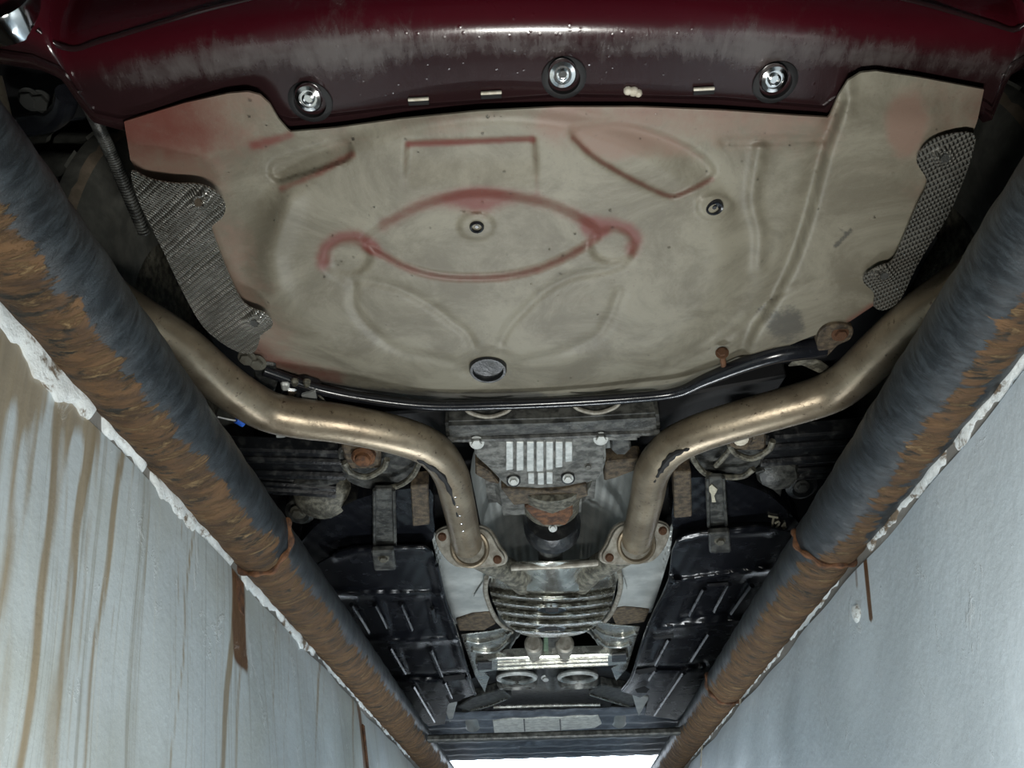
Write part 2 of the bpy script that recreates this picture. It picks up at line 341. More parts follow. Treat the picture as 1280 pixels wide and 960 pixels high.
# ------------------------------------------------------------------ the pit and the workshop
YB, YF = -1.2, 6.5            # pit ends
LX, RX = -0.408, 0.430        # pipe axes
PR = 0.046
def wall_x(side, z):
    t = np.clip(-.02 - np.asarray(z, float), 0, .53)
    return (LX - .030 + .215 * t) if side < 0 else (RX + .030 - .195 * t)
def wall_hit(u, v, side):
    """where the picture's ray meets the battered pit wall"""
    d = MROT @ np.array([(u - 640) / FPX, -(v - 480) / FPX, -1.0]); lo, hi = .05, 40.0
    for _ in range(60):
        m = .5 * (lo + hi); p = CAM + d * m
        if (p[0] - wall_x(side, p[2])) * side > 0: hi = m
        else: lo = m
    return CAM + d * lo
def wall(side):
    ys = np.concatenate([np.arange(YB, .2, .05), np.arange(.2, 3.2, .006), np.arange(3.2, YF + .01, .05)])
    zs = np.concatenate([[-1.65], np.linspace(-1.2, -.56, 4), np.linspace(-.55, -.054, 44)])
    Y, Z = np.meshgrid(ys, zs); X = wall_x(side, Z)
    wob = .0025 * (np.sin(Y * 9 + Z * 5) + np.sin(Y * 23 + 1.3) * np.sin(Z * 17)); X = X + wob
    V = np.stack([X, Y, Z], -1).reshape(-1, 3); nu = len(ys)
    fs = [(i * nu + j, i * nu + j + 1, (i + 1) * nu + j + 1, (i + 1) * nu + j) for i in range(len(zs) - 1) for j in range(nu - 1)]
    st = np.zeros(Y.shape); ru = np.zeros(Y.shape)
    if side < 0:
        # traced runs: (top pixel, bottom pixel, width m, strength)
        for (a, b, w, k) in (((70, 600), (26, 955), .010, .8), ((107, 610), (75, 940), .008, .75), ((146, 618), (108, 955), .011, 1.0), ((118, 540), (98, 660), .012, .8),
                             ((240, 672), (214, 955), .008, .85), ((228, 668), (205, 955), .005, .6), ((186, 650), (165, 900), .006, .5), ((290, 740), (278, 955), .018, 1.4),
                             ((40, 470), (5, 700), .012, .8), ((15, 440), (-20, 640), .02, 1.0), ((345, 800), (338, 955), .010, .7), ((362, 815), (357, 955), .008, .75), ((398, 850), (395, 955), .014, .9),
                             ((330, 780), (326, 900), .006, .6), ((440, 890), (440, 955), .02, .9), ((195, 655), (183, 800), .004, .5), ((85, 560), (60, 700), .02, .55)):
            p = wall_hit(*a, -1); q = wall_hit(*b, -1)
            t = np.clip((Z - p[2]) / (q[2] - p[2] + 1e-9), -.2, 1.6); yc = p[1] + (q[1] - p[1]) * t + .0025 * np.sin(Z * 40 + p[1] * 70)
            st += k * (np.exp(-((Y - yc) / (w * .55)) ** 2) + .6 * np.exp(-((Y - yc - w * 2.2) / (w * .4)) ** 2)) * (1 - .35 * np.clip(t, 0, 1))
        p = wall_hit(296, 725, -1); q = wall_hit(290, 812, -1)
        ru += 1.1 * np.exp(-((Y - p[1] - .003 * np.sin(Z * 60)) / .034) ** 4) * ss(q[2] - .03, q[2], Z)
        p = wall_hit(20, 420, -1); st += 1.1 * np.exp(-(((Y - p[1]) / .05) ** 2 + ((Z - p[2] + .03) / .03) ** 2))
        p = wall_hit(100, 520, -1); st += .7 * np.exp(-(((Y - p[1]) / .035) ** 2 + ((Z - p[2]) / .02) ** 2))
        p = wall_hit(453, 925, -1); ru += np.exp(-((Y - p[1]) / .03) ** 4)
    else:
        p = wall_hit(1078, 715, 1); q = wall_hit(1083, 780, 1)
        ru += .9 * np.exp(-((Y - (p[1] - .014)) / .007) ** 4) * ss(q[2] - .005, q[2], Z) + .5 * np.exp(-((Y - (p[1] + .022)) / .007) ** 4) * ss(p[2] - .03, p[2] - .01, Z)
        for (a, w, k) in (((1120, 640), .015, .35), ((1010, 780), .02, .3), ((960, 830), .02, .35)):
            p = wall_hit(*a, 1); st += k * np.exp(-((Y - p[1]) / w) ** 2) * ss(-.2, -.03, Z)
    me = raw('wall', V, fs if side > 0 else [f[::-1] for f in fs]); attr(me, 'streak', st.ravel()); attr(me, 'rust', ru.ravel())
    return me
wl = struct(obj('wall_left', wall(-1), m_wall_l), 'pale grey painted pit wall with brown rust runs, on the left')
wr = struct(obj('wall_right', wall(1), m_wall_r), 'smooth grey-blue painted pit wall on the right')
pf = box('floor_pit', (.01, 2.65, -1.70), (1.2, 7.7, .1), m_conc); struct(pf, 'concrete floor at the bottom of the pit', 'floor')
struct(box('wall_pit_front', (.01, YF + .05, -.85), (1.2, .1, 1.66), m_wall_r), 'painted end wall of the pit far ahead')
struct(box('wall_pit_back', (.01, YB - .05, -.85), (1.2, .1, 1.66), m_wall_l), 'painted end wall of the pit behind the viewer')
# workshop floor around the pit (one slab with the pit cut out)
def slab():
    x0, x1, y0, y1 = -3.2, 3.2, -3.0, 9.0; a, b = LX - .028, RX + .028
    quads = [(x0, a, y0, y1), (b, x1, y0, y1), (a, b, y0, YB), (a, b, YF, y1)]
    vs = []; fs = []
    for (p, q, r, s) in quads:
        k = len(vs)
        for z in (-.3, -.015): vs += [(p, r, z), (q, r, z), (q, s, z), (p, s, z)]
        fs += [(k, k + 1, k + 2, k + 3), (k + 4, k + 7, k + 6, k + 5)] + [(k + i, k + 4 + i, k + 4 + (i + 1) % 4, k + (i + 1) % 4) for i in range(4)]
    return raw('floor', vs, [f[::-1] for f in fs])
struct(obj('floor', slab(), m_conc, smooth=False), 'concrete workshop floor on both sides of the pit', 'floor')
struct(box('wall_garage_left', (-3.25, 2.0, 1.5), (.1, 10, 3.1), m_wall_g), 'plastered workshop side wall beyond the left wheels')
struct(box('wall_garage_right', (3.25, 2.0, 1.5), (.1, 10, 3.1), m_wall_g), 'plastered workshop side wall beyond the right wheels')
struct(box('wall_garage_back', (0, -3.05, 1.5), (6.6, .1, 3.1), m_wall_g), 'plastered workshop back wall behind the car')
struct(box('ceiling', (0, 2.0, 3.1), (6.6, 10.2, .1), m_wall_g), 'workshop ceiling above the car', 'ceiling')

def pit_pipe(name, x, side, label):
    ys = np.concatenate([np.arange(YB, .1, .05), np.arange(.1, 3.0, .008), np.arange(3.0, YF - .02, .03)]); seg = 56
    a = np.linspace(0, 2 * np.pi, seg, endpoint=False)
    Y, A = np.meshgrid(ys, a, indexing='ij')
    rr = PR + .0006 * np.sin(Y * 60 + 3 * A) + .0005 * np.sin(Y * 143 - 5 * A)
    # angle: 0 = towards pit centre, growing downwards and round to the wall
    X = x - side * rr * np.cos(A); Z = -rr * np.sin(A)
    V = np.stack([X, Y, Z], -1).reshape(-1, 3); m = len(ys)
    fs = [(i * seg + k, i * seg + (k + 1) % seg, (i + 1) * seg + (k + 1) % seg, (i + 1) * seg + k) for i in range(m - 1) for k in range(seg)]
    fs += [tuple(range(seg)), tuple((m - 1) * seg + k for k in range(seg))]
    me = fixed(name, V, fs)
    ang = np.degrees(A)
    if side < 0: edge = np.interp(Y, [0, .35, .7, 1.0, 1.5, 2.2, 4], [52, 48, 44, 36, 26, 16, 14]); g = (ang - edge) / 50 + .5
    else:
        edge = np.interp(Y, [0, .5, .8, 1.0, 1.15, 1.4, 2.2, 4], [66, 62, 60, 52, 34, 22, 12, 14]); g = (ang - edge) / 60 + .42
        f1 = np.clip((1.12 - Y) / .12, 0, 1); band = .74 * np.exp(-((ang - 84) / 27) ** 2) + .03; g = g * (1 - f1) + f1 * band
    g = np.where(ang > 230, 0, np.clip(g, -.4, 1.2)); attr(me, 'rust', g.ravel())
    return tag(obj(name, me, m_pipe), label, 'pipe', 'steel pipes edging the pit')
pl = pit_pipe('pit_edge_pipe', LX, -1, 'thick steel pipe edging the pit beside the rust-streaked wall')
pr = pit_pipe('pit_edge_pipe', RX, 1, 'thick steel pipe edging the pit beside the smooth grey-blue wall')
def weld(parent, x, y, side, tw):
    a = np.linspace(R(-30), R(150), 22)
    P = [(x - side * (PR + .001) * math.cos(t), y + .004 * math.sin(t * 7) + tw * math.sin(t), -(PR + .001) * math.sin(t)) for t in a]
    tube('weld_seam', P, .0045, m_rust, parent, 'rusty weld seam', seg=8, n=2, rfun=lambda s: .0045 * (1 + .35 * math.sin(s * 40)))
weld(pl, LX, float(wall_hit(300, 712, -1)[1]) - .02, -1, .02)
weld(pr, RX, float(wall_hit(1062, 705, 1)[1]) - .01, 1, -.02); weld(pr, RX, 1.95, 1, 0)
# anchor straps welded to the pipes and set in the wall
def strap(parent, u, v0, v1, side, w, mat, label):
    p = wall_hit(u, v0, side); q = wall_hit(u, v1, side); c = (p + q) / 2; L = abs(p[2] - q[2])
    box('anchor_strap', (float(wall_x(side, c[2])) - side * .001, p[1], c[2]), (.004, w, L), mat, parent, label, rot=(0, -side * -11.5, 0))
strap(wl, 297, 722, 765, -1, .034, m_rust, 'rusted anchor strap in the wall')
strap(wr, 926, 868, 915, 1, .014, m_white, 'pale anchor strap'); strap(wr, 878, 925, 958, 1, .016, m_white, 'pale anchor strap')
strap(wl, 453, 905, 958, -1, .02, m_rust, 'rusted anchor strap in the wall')
p = wall_hit(1073, 770, 1); lathe('filler_lump', [(.016, -.003), (.015, .002), (.009, .005), (0, .006)], p, (-.98, 0, -.19), m_seal, wr, 'white filler lump below the strap', seg=9)
# white flaking sealant bead between pipe and wall
def bead(name, side, spans, label):
    vs = []; fs = []; ns = 7
    for (y0, y1, h, t) in spans:
        ys = np.arange(y0, y1, .004); k0 = len(vs)
        for y in ys:
            e = min((y - y0) / .015, (y1 - y) / .015, 1.0); e = max(e, .05)
            lo = -.030 - h * e * (1 + .20 * math.sin(y * 23 + 2) + .14 * math.sin(y * 61) + .10 * math.sin(y * 149) + .05 * math.sin(y * 330)); hi = -.012
            for i in range(ns):
                s = i / (ns - 1); z = hi + (lo - hi) * s; x = float(wall_x(side, z))
                bul = t * e * (math.sin(math.pi * min(1, .25 + .75 * s)) ** .5 if s < 1 else 0) * (1 + .12 * math.sin(y * 60 + s * 5) + .10 * math.sin(y * 170 - s * 9))
                vs.append((x - side * (bul if i < ns - 1 else -.001), y, z))
            # back row inside the wall
            vs.append((float(wall_x(side, lo)) + side * .01, y, lo)); vs.append((float(wall_x(side, hi)) + side * .01, y, hi))
        m = ns + 2
        for j in range(len(ys) - 1):
            for i in range(m): fs.append((k0 + j * m + i, k0 + j * m + (i + 1) % m, k0 + (j + 1) * m + (i + 1) % m, k0 + (j + 1) * m + i))
        fs += [tuple(k0 + i for i in range(m)), tuple(k0 + (len(ys) - 1) * m + i for i in range(m))]
    o = obj(name, fixed(name, vs, fs), m_seal, ang=60); struct(o, label, 'trim'); return o
yl = lambda u, v: float(wall_hit(u, v, -1)[1]); yr = lambda u, v: float(wall_hit(u, v, 1)[1])
bead('trim_1', -1, [(.2, yl(125, 510), .028, .004), (yl(126, 512), yl(186, 592), .022, .0045), (yl(187, 594), yl(294, 716), .026, .005), (yl(302, 724), yl(395, 818), .020, .004), (yl(397, 820), 2.6, .012, .003)], 'white flaking paint bead along the left pit edge')
bead('trim_2', 1, [(.25, yr(1185, 545), .020, .003), (yr(1182, 549), yr(1082, 690), .017, .003), (yr(1050, 720), yr(985, 792), .012, .003), (yr(980, 796), 2.8, .010, .002)], 'thin white flaking paint line along the right pit edge')
# flat bar across the pit under the front of the car
a = W(522, 926, -.01); b = W(858, 912, -.01)
yb = (a[1] + b[1]) / 2
cb = box('cross_bar', ((LX + RX) / 2, yb + .01, -.008), (RX - LX - 2 * PR + .012, .032, .018), m_grey, bevel=.004)
tag(cb, 'dark flat steel bar welded across the pit between the two pipes', 'bar')

# ------------------------------------------------------------------ the car
car = empty('car', (.03, 2.2, 0)); tag(car, 'underside of a maroon car parked over the inspection pit', 'car')
XC = .03
# body shell above everything
def shell():
    rear, front, rw = 0.97, 3.55, .41
    bot = []
    def arch(c): return [(c + rw * math.cos(t), .36 + .40 * math.sin(t)) for t in np.linspace(math.pi, 0, 13)]
    bot = [(.50, .36)] + arch(rear)[0:] + arch(front) + [(4.02, .36), (4.10, .24)]
    top = [(4.28, .30), (4.34, .55), (4.2, .80), (3.3, .98), (2.75, 1.40), (1.7, 1.43), (1.05, 1.08), (.50, 1.02), (.42, .80), (.44, .45)]
    prof = bot + top; n = len(prof); vs = []
    for x in (-.84, -.80, .80, .84):
        for (y, z) in prof:
            k = 1.0
            if abs(x) > .81 : y = y + (2.3 - y) * .01; z = z if z < .5 else z - .02
            vs.append((XC + x * (1 if z < .9 else 1 - .28 * (z - .9) / .5), y, z))
    fs = [tuple(range(n)), tuple(3 * n + i for i in range(n))]
    for s in range(3): fs += [(s * n + i, s * n + (i + 1) % n, (s + 1) * n + (i + 1) % n, (s + 1) * n + i) for i in range(n)]
    me = fixed('body_shell', vs, fs); me.materials.append(m_car); me.materials.append(m_dark)
    for p in me.polygons:
        if p.normal.z < -.2 or (abs(p.normal.x) < .5 and p.center.z < .78 and .5 < p.center.y < 4.0): p.material_index = 1
    return me
obj('body_shell', shell(), None, car, 'dark car body above the running gear', smooth=False)
for s in (-1, 1): box('sill_light_block', (XC + s * .80, 2.26, .27), (.07, 1.7, .2), m_dark, car)  # unseen sill boxes, added to block light from the sides

# --- floor pan
PAN_TOP = [(155, 152), (230, 129), (285, 117), (310, 115), (325, 119), (337, 130), (348, 149), (362, 165), (420, 160), (500, 149), (600, 139), (700, 134), (800, 134), (900, 138), (1000, 145), (1036, 147), (1048, 120), (1060, 101), (1076, 91), (1095, 89), (1150, 97), (1230, 112)]
PAN = PAN_TOP + [(1222, 150), (1214, 172), (1200, 200), (1180, 240), (1150, 300), (1120, 350), (1098, 378), (1062, 402), (1040, 411), (1000, 426), (950, 448), (900, 470), (850, 487), (800, 492), (700, 500), (600, 503), (520, 499), (440, 488), (380, 474), (330, 455), (316, 440), (285, 400), (240, 320), (205, 262), (178, 226), (163, 200)]
F_rect = [(509, 178), (668, 173), (674, 262), (504, 252)]
F_d = curve2([(714, 166), (735, 158), (775, 156), (825, 168), (868, 188), (892, 212), (876, 230), (848, 244), (832, 244), (800, 230), (765, 211), (735, 192)], 4, True)
F_eye = curve2([(455, 302), (480, 280), (520, 259), (560, 246), (597, 241), (640, 245), (690, 256), (735, 278), (748, 292), (735, 305), (705, 322), (665, 338), (620, 346), (560, 346), (515, 336), (480, 318)], 4, True)
L_up = curve2([(480, 281), (520, 259), (560, 246), (597, 241), (640, 245), (690, 256), (735, 276)], 4)
L_lo = curve2([(462, 308), (480, 320), (515, 337), (560, 347), (620, 347), (665, 339), (705, 323), (737, 304), (755, 290)], 4)
L_lobe1 = curve2([(404, 330), (407, 310), (425, 297), (448, 297), (464, 308)], 4); L_lobe2 = curve2([(735, 287), (755, 280), (780, 284), (795, 298), (790, 312)], 4)
L_in1 = curve2([(408, 332), (428, 347), (458, 351), (500, 361), (540, 383), (565, 402), (583, 416), (592, 434)], 4)
L_in2 = curve2([(793, 308), (778, 330), (745, 340), (715, 346), (682, 363), (655, 388), (635, 410), (626, 428)], 4)
L_out1 = curve2([(441, 355), (444, 389), (472, 420), (502, 439), (557, 451), (578, 463)], 4); L_out2 = curve2([(774, 365), (760, 400), (740, 424), (695, 443), (660, 451), (640, 461)], 4)
L_rr = curve2([(1048, 125), (1040, 150), (1025, 192), (1005, 268), (988, 320), (974, 351), (953, 389), (936, 413), (919, 458)], 4)
L_r2 = curve2([(950, 185), (941, 247), (950, 292), (948, 335)], 4)
L_arc = curve2([(1077, 348), (1032, 350), (991, 360), (957, 379), (926, 410), (874, 444), (830, 464)], 4)
L_arc2 = [(896, 416), (868, 436), (836, 452)]
CAP = [(350, 213), (426, 189)]
def near(u, v, L, w): return np.exp(-(dline(u, v, L) / w) ** 2)
def emb(u, v, poly, w):
    d = dline(u, v, poly, True); return ss(-w, w, np.where(inpoly(u, v, poly), d, -d))
def pan_z(u, v):
    e = np.sqrt(((u - 622) / 300) ** 2 + ((v - 320) / 182) ** 2); p = .010 * (1 - ss(.90, 1.08, e))
    p += .006 * (1 - ss(.50, .62, np.sqrt(((u - 610) / 300) ** 2 + ((v - 340) / 182) ** 2))) * 0
    p -= .006 * emb(u, v, F_rect, 5) * ss(240, 195, v); p -= .007 * emb(u, v, F_d, 6); p -= .008 * emb(u, v, F_eye, 7)
    p -= .007 * (1 - ss(9, 17, dline(u, v, CAP)))
    for c, r in (((436, 322), 27), ((764, 307), 27)): p -= .006 * (1 - ss(r - 7, r + 5, np.hypot(u - c[0], (v - c[1]) * 1.25)))
    for L, w, h in ((L_in1, 5, -.003), (L_in2, 5, -.003), (L_out1, 6, -.003), (L_out2, 6, -.003), (L_arc, 3.5, -.0025), (L_arc2, 3, -.002), (L_r2, 8, .005)): p += h * near(u, v, L, w)
    # folded step to the side panel on the right
    ax = np.interp(v, [q[1] for q in L_rr], [q[0] for q in L_rr]); p += .012 * ss(-2, 16, u - ax) - .004 * near(u, v, L_rr, 10)
    p += .006 * near(u, v, [(360, 255), (338, 320), (345, 360)], 16) - .004 * near(u, v, [(905, 178), (1028, 174)], 6)
    for c in ((596, 283), (893, 259)): p += .004 * (1 - ss(18, 26, np.hypot(u - c[0], (v - c[1]) * 1.35)))
    p -= .004 * (1 - ss(.9, 1.5, np.hypot((u - 610) / 30, (v - 457) / 17)))
    z = .206 - p
    z += .030 * ss(438, 508, v + .00020 * (u - 640) ** 2) + .010 * ss(330, 180, u) * ss(230, 120, v)
    z += .016 * ss(165, 105, v) * ss(1030, 1075, u)
    return z
def g(u, v, c, r, k=1.3): return np.exp(-((u - c[0]) ** 2 + ((v - c[1]) * k) ** 2) / r ** 2)
def pan_red(u, v):
    r = 1.1 * near(u, v, [(512, 180), (590, 177), (664, 174)], 5.5) + .35 * near(u, v, [(508, 180), (506, 235)], 4) + .4 * near(u, v, [(668, 174), (672, 240)], 4)
    r += .8 * near(u, v, L_up, 11) + 1.1 * g(u, v, (597, 254), 36, 2.6) + .85 * near(u, v, L_lo, 7) + 1.0 * near(u, v, L_lobe1, 11) + 1.0 * near(u, v, L_lobe2, 11)
    r += .8 * near(u, v, curve2([(716, 172), (740, 194), (768, 212), (800, 229), (832, 244), (850, 243), (890, 224)]), 4.5) + .85 * near(u, v, [(352, 236), (395, 218), (440, 193)], 5.5) + .9 * near(u, v, [(318, 182), (362, 169)], 7)
    r += 1.0 * ss(360, 200, u - .6 * (v - 150)) * ss(235, 165, v) + .5 * ss(1165, 1235, u + .2 * v - 22) * ss(190, 120, v)
    r += .8 * ss(10, 0, dline(u, v, [(1062, 402), (1098, 378), (1105, 360)])) + .8 * near(u, v, [(322, 440), (352, 456), (420, 474)], 15) + .35 * near(u, v, [(400, 160), (700, 137), (1030, 148)], 7)
    return r + .35 * near(u, v, [(1036, 150), (1025, 195)], 9) + .2 * near(u, v, [(1160, 230), (1120, 310)], 14)
def pan_pink(u, v):
    return .75 * ss(230, 140, v) * ss(640, 700, u) * ss(1080, 1020, u) + .9 * ss(320, 190, v + .5 * (u - 180)) * ss(520, 250, u) + .95 * np.exp(-((np.hypot((u - 1130) / 26, (v - 155) / 42)) ** 4)) + .5 * ss(1080, 1190, u) + .6 * near(u, v, [(245, 260), (330, 430)], 50) + .3 * near(u, v, [(420, 175), (700, 150)], 20) + .5 * emb(u, v, F_d, 5) * ss(200, 170, v - .02 * u)
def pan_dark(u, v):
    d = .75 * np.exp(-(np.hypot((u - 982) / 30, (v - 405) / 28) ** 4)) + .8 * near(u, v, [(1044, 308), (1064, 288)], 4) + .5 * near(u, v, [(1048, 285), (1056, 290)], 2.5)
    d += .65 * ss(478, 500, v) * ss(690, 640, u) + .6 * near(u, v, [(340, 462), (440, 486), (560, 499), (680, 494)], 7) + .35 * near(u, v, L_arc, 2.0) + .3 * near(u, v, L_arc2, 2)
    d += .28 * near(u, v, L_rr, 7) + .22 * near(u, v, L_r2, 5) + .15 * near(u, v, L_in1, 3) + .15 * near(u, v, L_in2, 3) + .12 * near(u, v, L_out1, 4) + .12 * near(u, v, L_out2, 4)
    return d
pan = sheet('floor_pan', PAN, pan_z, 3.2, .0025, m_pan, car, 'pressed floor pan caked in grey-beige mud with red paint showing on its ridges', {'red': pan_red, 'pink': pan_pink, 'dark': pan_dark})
def on_pan(u, v, d=0): return W(u, v, float(pan_z(np.array([float(u)]), np.array([float(v)]))[0]) - d)
def plug(u, v, r, parent, cup=True, label=None):
    c = on_pan(u, v, 0)
    lathe('drain_plug', [(r * 1.0, -.004), (r * 1.0, .002), (r * .9, .0035), (r * .72, .003), (r * .66, -.001), (r * .3, -.001), (r * .25, .001), (0, .001)], c, (0, 0, -1), m_gloss, parent, label)
plug(596, 283, .0085, pan, label='black rubber plug'); plug(893, 259, .0100, pan, label='black rubber plug')
c = on_pan(610, 457, 0)
lathe('drain_plug', [(.027, -.012), (.0275, .004), (.026, .007), (.0225, .007), (.0215, .001), (.012, .0005), (0, .0005)], c - np.array([0, 0, .004]), (0, -.1, -1), m_blackp, pan, 'large round black rubber drain plug')
# rusty screw hanging at the front edge
c = W(903, 444, .198); d = W(906, 470, .210)
sc = tube('hanging_screw', [c, (c + d) / 2, d], .0042, m_rust, car, 'rusty screw hanging at the pan edge', seg=10, n=3)
bolt(c - (d - c) * .1, .0065, tuple(c - d), m_rust, sc, 'screw_head')
# water drops and stone chips on the pan
vs = []; fs = []
for k in range(150):
    u = random.uniform(180, 1190); v = random.uniform(120, 480)
    if not inpoly(np.array([u]), np.array([v]), PAN)[0]: continue
    c = on_pan(u, v, .0003); r = random.uniform(.0007, .0019); b = len(vs)
    for h, q in ((0, 1), (.45, .8), (.75, .3)):
        for i in range(8): vs.append((c[0] + r * q * math.cos(i * math.pi / 4), c[1] + r * q * math.sin(i * math.pi / 4), c[2] - h * r))
    for j in range(2): fs += [(b + j * 8 + i, b + j * 8 + (i + 1) % 8, b + (j + 1) * 8 + (i + 1) % 8, b + (j + 1) * 8 + i) for i in range(8)]
    fs.append(tuple(b + 16 + i for i in range(8)))
o = obj('water_drops', fixed('water_drops', vs, fs), m_water, pan, 'tiny water drops'); o['kind'] = 'stuff'

# --- rear bumper
BOT = [(-80, 62), (40, 80), (78, 100), (100, 132), (116, 153), (150, 162), (310, 140), (345, 172), (365, 184), (700, 153), (1000, 165), (1035, 168), (1062, 125), (1090, 112), (1230, 138), (1240, 150), (1262, 95), (1300, 70), (1380, 90)]
EDGE = [(-80, 60), (40, 78), (78, 94), (100, 126), (116, 147), (150, 155), (310, 135), (345, 152), (365, 158), (500, 142), (700, 127), (900, 131), (1030, 142), (1062, 118), (1090, 108), (1230, 132), (1240, 140), (1262, 90), (1300, 68), (1380, 88)]
def off(u): return 76 * ((700 - u) / 620) ** 2 if u < 700 else 46 * ((u - 700) / 580) ** 2
BP = {}
def bumper():
    us = np.concatenate([np.arange(-80, 1381, 6.0)]); rows = []
    bt = np.interp(us, *zip(*BOT)); ed = np.interp(us, *zip(*EDGE)); of = np.array([off(u) for u in us])
    cre = np.minimum(62 + of * .72, ed - 6)                     # where the flat underside starts to roll up
    R_ = [(bt, .226), (ed + 5, .226), (ed + 1, .2185), (ed - 6, .2185), (ed - 10, .222)]
    for t in (.15, .3, .5, .7, .85): R_.append((ed - 10 + (cre - ed + 10) * t, .222 + .0015 * t))
    R_.append((cre, .224))
    V = []; dirt = []; up = []
    def shade(k):
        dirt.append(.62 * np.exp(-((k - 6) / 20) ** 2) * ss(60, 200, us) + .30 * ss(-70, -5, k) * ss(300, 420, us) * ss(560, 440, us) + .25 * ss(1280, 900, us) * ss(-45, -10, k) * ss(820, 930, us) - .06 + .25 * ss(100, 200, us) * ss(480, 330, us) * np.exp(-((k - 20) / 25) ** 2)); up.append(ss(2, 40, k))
    for i, (v, z) in enumerate(R_): V.append(WA(us, v, np.full(us.shape, z))); shade(cre - v)
    C0 = V[-1]
    for k, (dy, dz) in enumerate(((.008, .0004), (.016, .0015), (.023, .004), (.030, .008), (.036, .0135), (.041, .020), (.045, .028), (.048, .037), (.0505, .050), (.053, .07), (.0555, .10), (.057, .15), (.056, .22), (.052, .30), (.04, .36))):
        V.append(C0 + np.array([0, -dy, dz])); shade(np.full(us.shape, 8.0 * (k + 1)))
    R_ = V
    BP['us'] = us; BP['C0'] = C0
    m = len(R_); n = len(us); V = np.array(V).reshape(-1, 3)
    V2 = V + np.array([0, .012, .012])
    fs = [(i * n + j, i * n + j + 1, (i + 1) * n + j + 1, (i + 1) * n + j) for i in range(m - 1) for j in range(n - 1)]
    N = m * n; f2 = [tuple(q + N for q in f[::-1]) for f in fs]
    rim = [(j + 1, j, j + N, j + 1 + N) for j in range(n - 1)] + [((m - 1) * n + j, (m - 1) * n + j + 1, (m - 1) * n + j + 1 + N, (m - 1) * n + j + N) for j in range(n - 1)]
    rim += [(i * n, (i + 1) * n, (i + 1) * n + N, i * n + N) for i in range(m - 1)] + [((i + 1) * n + n - 1, i * n + n - 1, i * n + n - 1 + N, (i + 1) * n + n - 1 + N) for i in range(m - 1)]
    me = fixed('rear_bumper', np.vstack([V, V2]), fs + f2 + rim)
    attr(me, 'dirt', np.concatenate([np.array(dirt).ravel()] * 2)); attr(me, 'upper', np.concatenate([np.array(up).ravel()] * 2)); return me
bmp = obj('rear_bumper', bumper(), m_bump, car, 'maroon rear bumper with dried dirt and wet gloss', ang=50)
# moulded crease lip near the bumper corners
for i0, i1 in ((24, 104), (170, 232)):
    P = []
    for i in range(i0, i1, 4):
        t = (104 - i) / 80 if i < 120 else (i - 170) / 62
        h = .010 + .055 * (1 - min(1, t)) ** 1.3
        P.append(BP['C0'][i] + np.array([0, -np.interp(h, [0, .004, .0135, .028, .05, .1], [0, .023, .036, .045, .0505, .0555]), h]))
    tube('crease_lip', P, .0028, m_bump, bmp, 'raised maroon crease', seg=10, n=3)
def bumper_screw(u, v):
    c = W(u, v, .214); c2 = W(u + 2, v + 5, .221)
    o = lathe('screw_recess', [(.0225, -.004), (.022, .001), (.0185, .003), (.016, .003), (.0155, -.004), (.0, -.004)], c2, (0, -.1, -1), m_dark, bmp, 'black recessed cup')
    lathe('screw_washer', [(.0135, -.004), (.0140, .001), (.0125, .0035), (.009, .0045), (.0082, .002), (.0062, .002), (.006, .005), (.0045, .0055), (.004, .003), (0, .003)], c, (0, -.25, -1), m_chrome, bmp, 'bright chrome screw with washer')
for p in ((386, 122), (703, 92), (967, 98)): bumper_screw(*p)
for (u, v) in ((523, 127), (614, 119), (880, 114)):
    c = W(u, v, .2205); box('slot', c, (.021, .007, .003), m_dark, bmp, 'dark slot', rot=(0, 0, 0), bevel=.0005)
    c = W(u, v - 3, .2190); box('slot_tab', c, (.021, .0028, .003), m_white, bmp, 'pale tab in the slot', bevel=.0005)
vs = []
c = W(790, 115, .220)
for k, (du, dv, r) in enumerate(((-5, -1, .0045), (2, 0, .005), (8, 2, .004))):
    p = W(790 + du, 115 + dv, .2195); lathe('mud_lump', [(r, -.002), (r * .95, .001), (r * .6, .0028), (0, .0034)], p, (0, 0, -1), m_white, bmp, 'pale dried mud lump', seg=9)
# exhaust tip in the bumper corner
c = W(-4, 2, .25)
lathe('exhaust_tip', [(.034, .022), (.038, .0), (.036, -.006), (.033, -.002), (.031, .02), (0, .02)], c, (0, 1, .12), m_chrome, car, 'chrome tailpipe tip at the bumper corner', seg=36)
c = W(1330, -40, .25); lathe('exhaust_tip', [(.034, .022), (.038, .0), (.036, -.006), (.033, -.002), (.031, .02), (0, .02)], c, (0, 1, .12), m_chrome, car, 'chrome tailpipe tip at the bumper corner', seg=36)

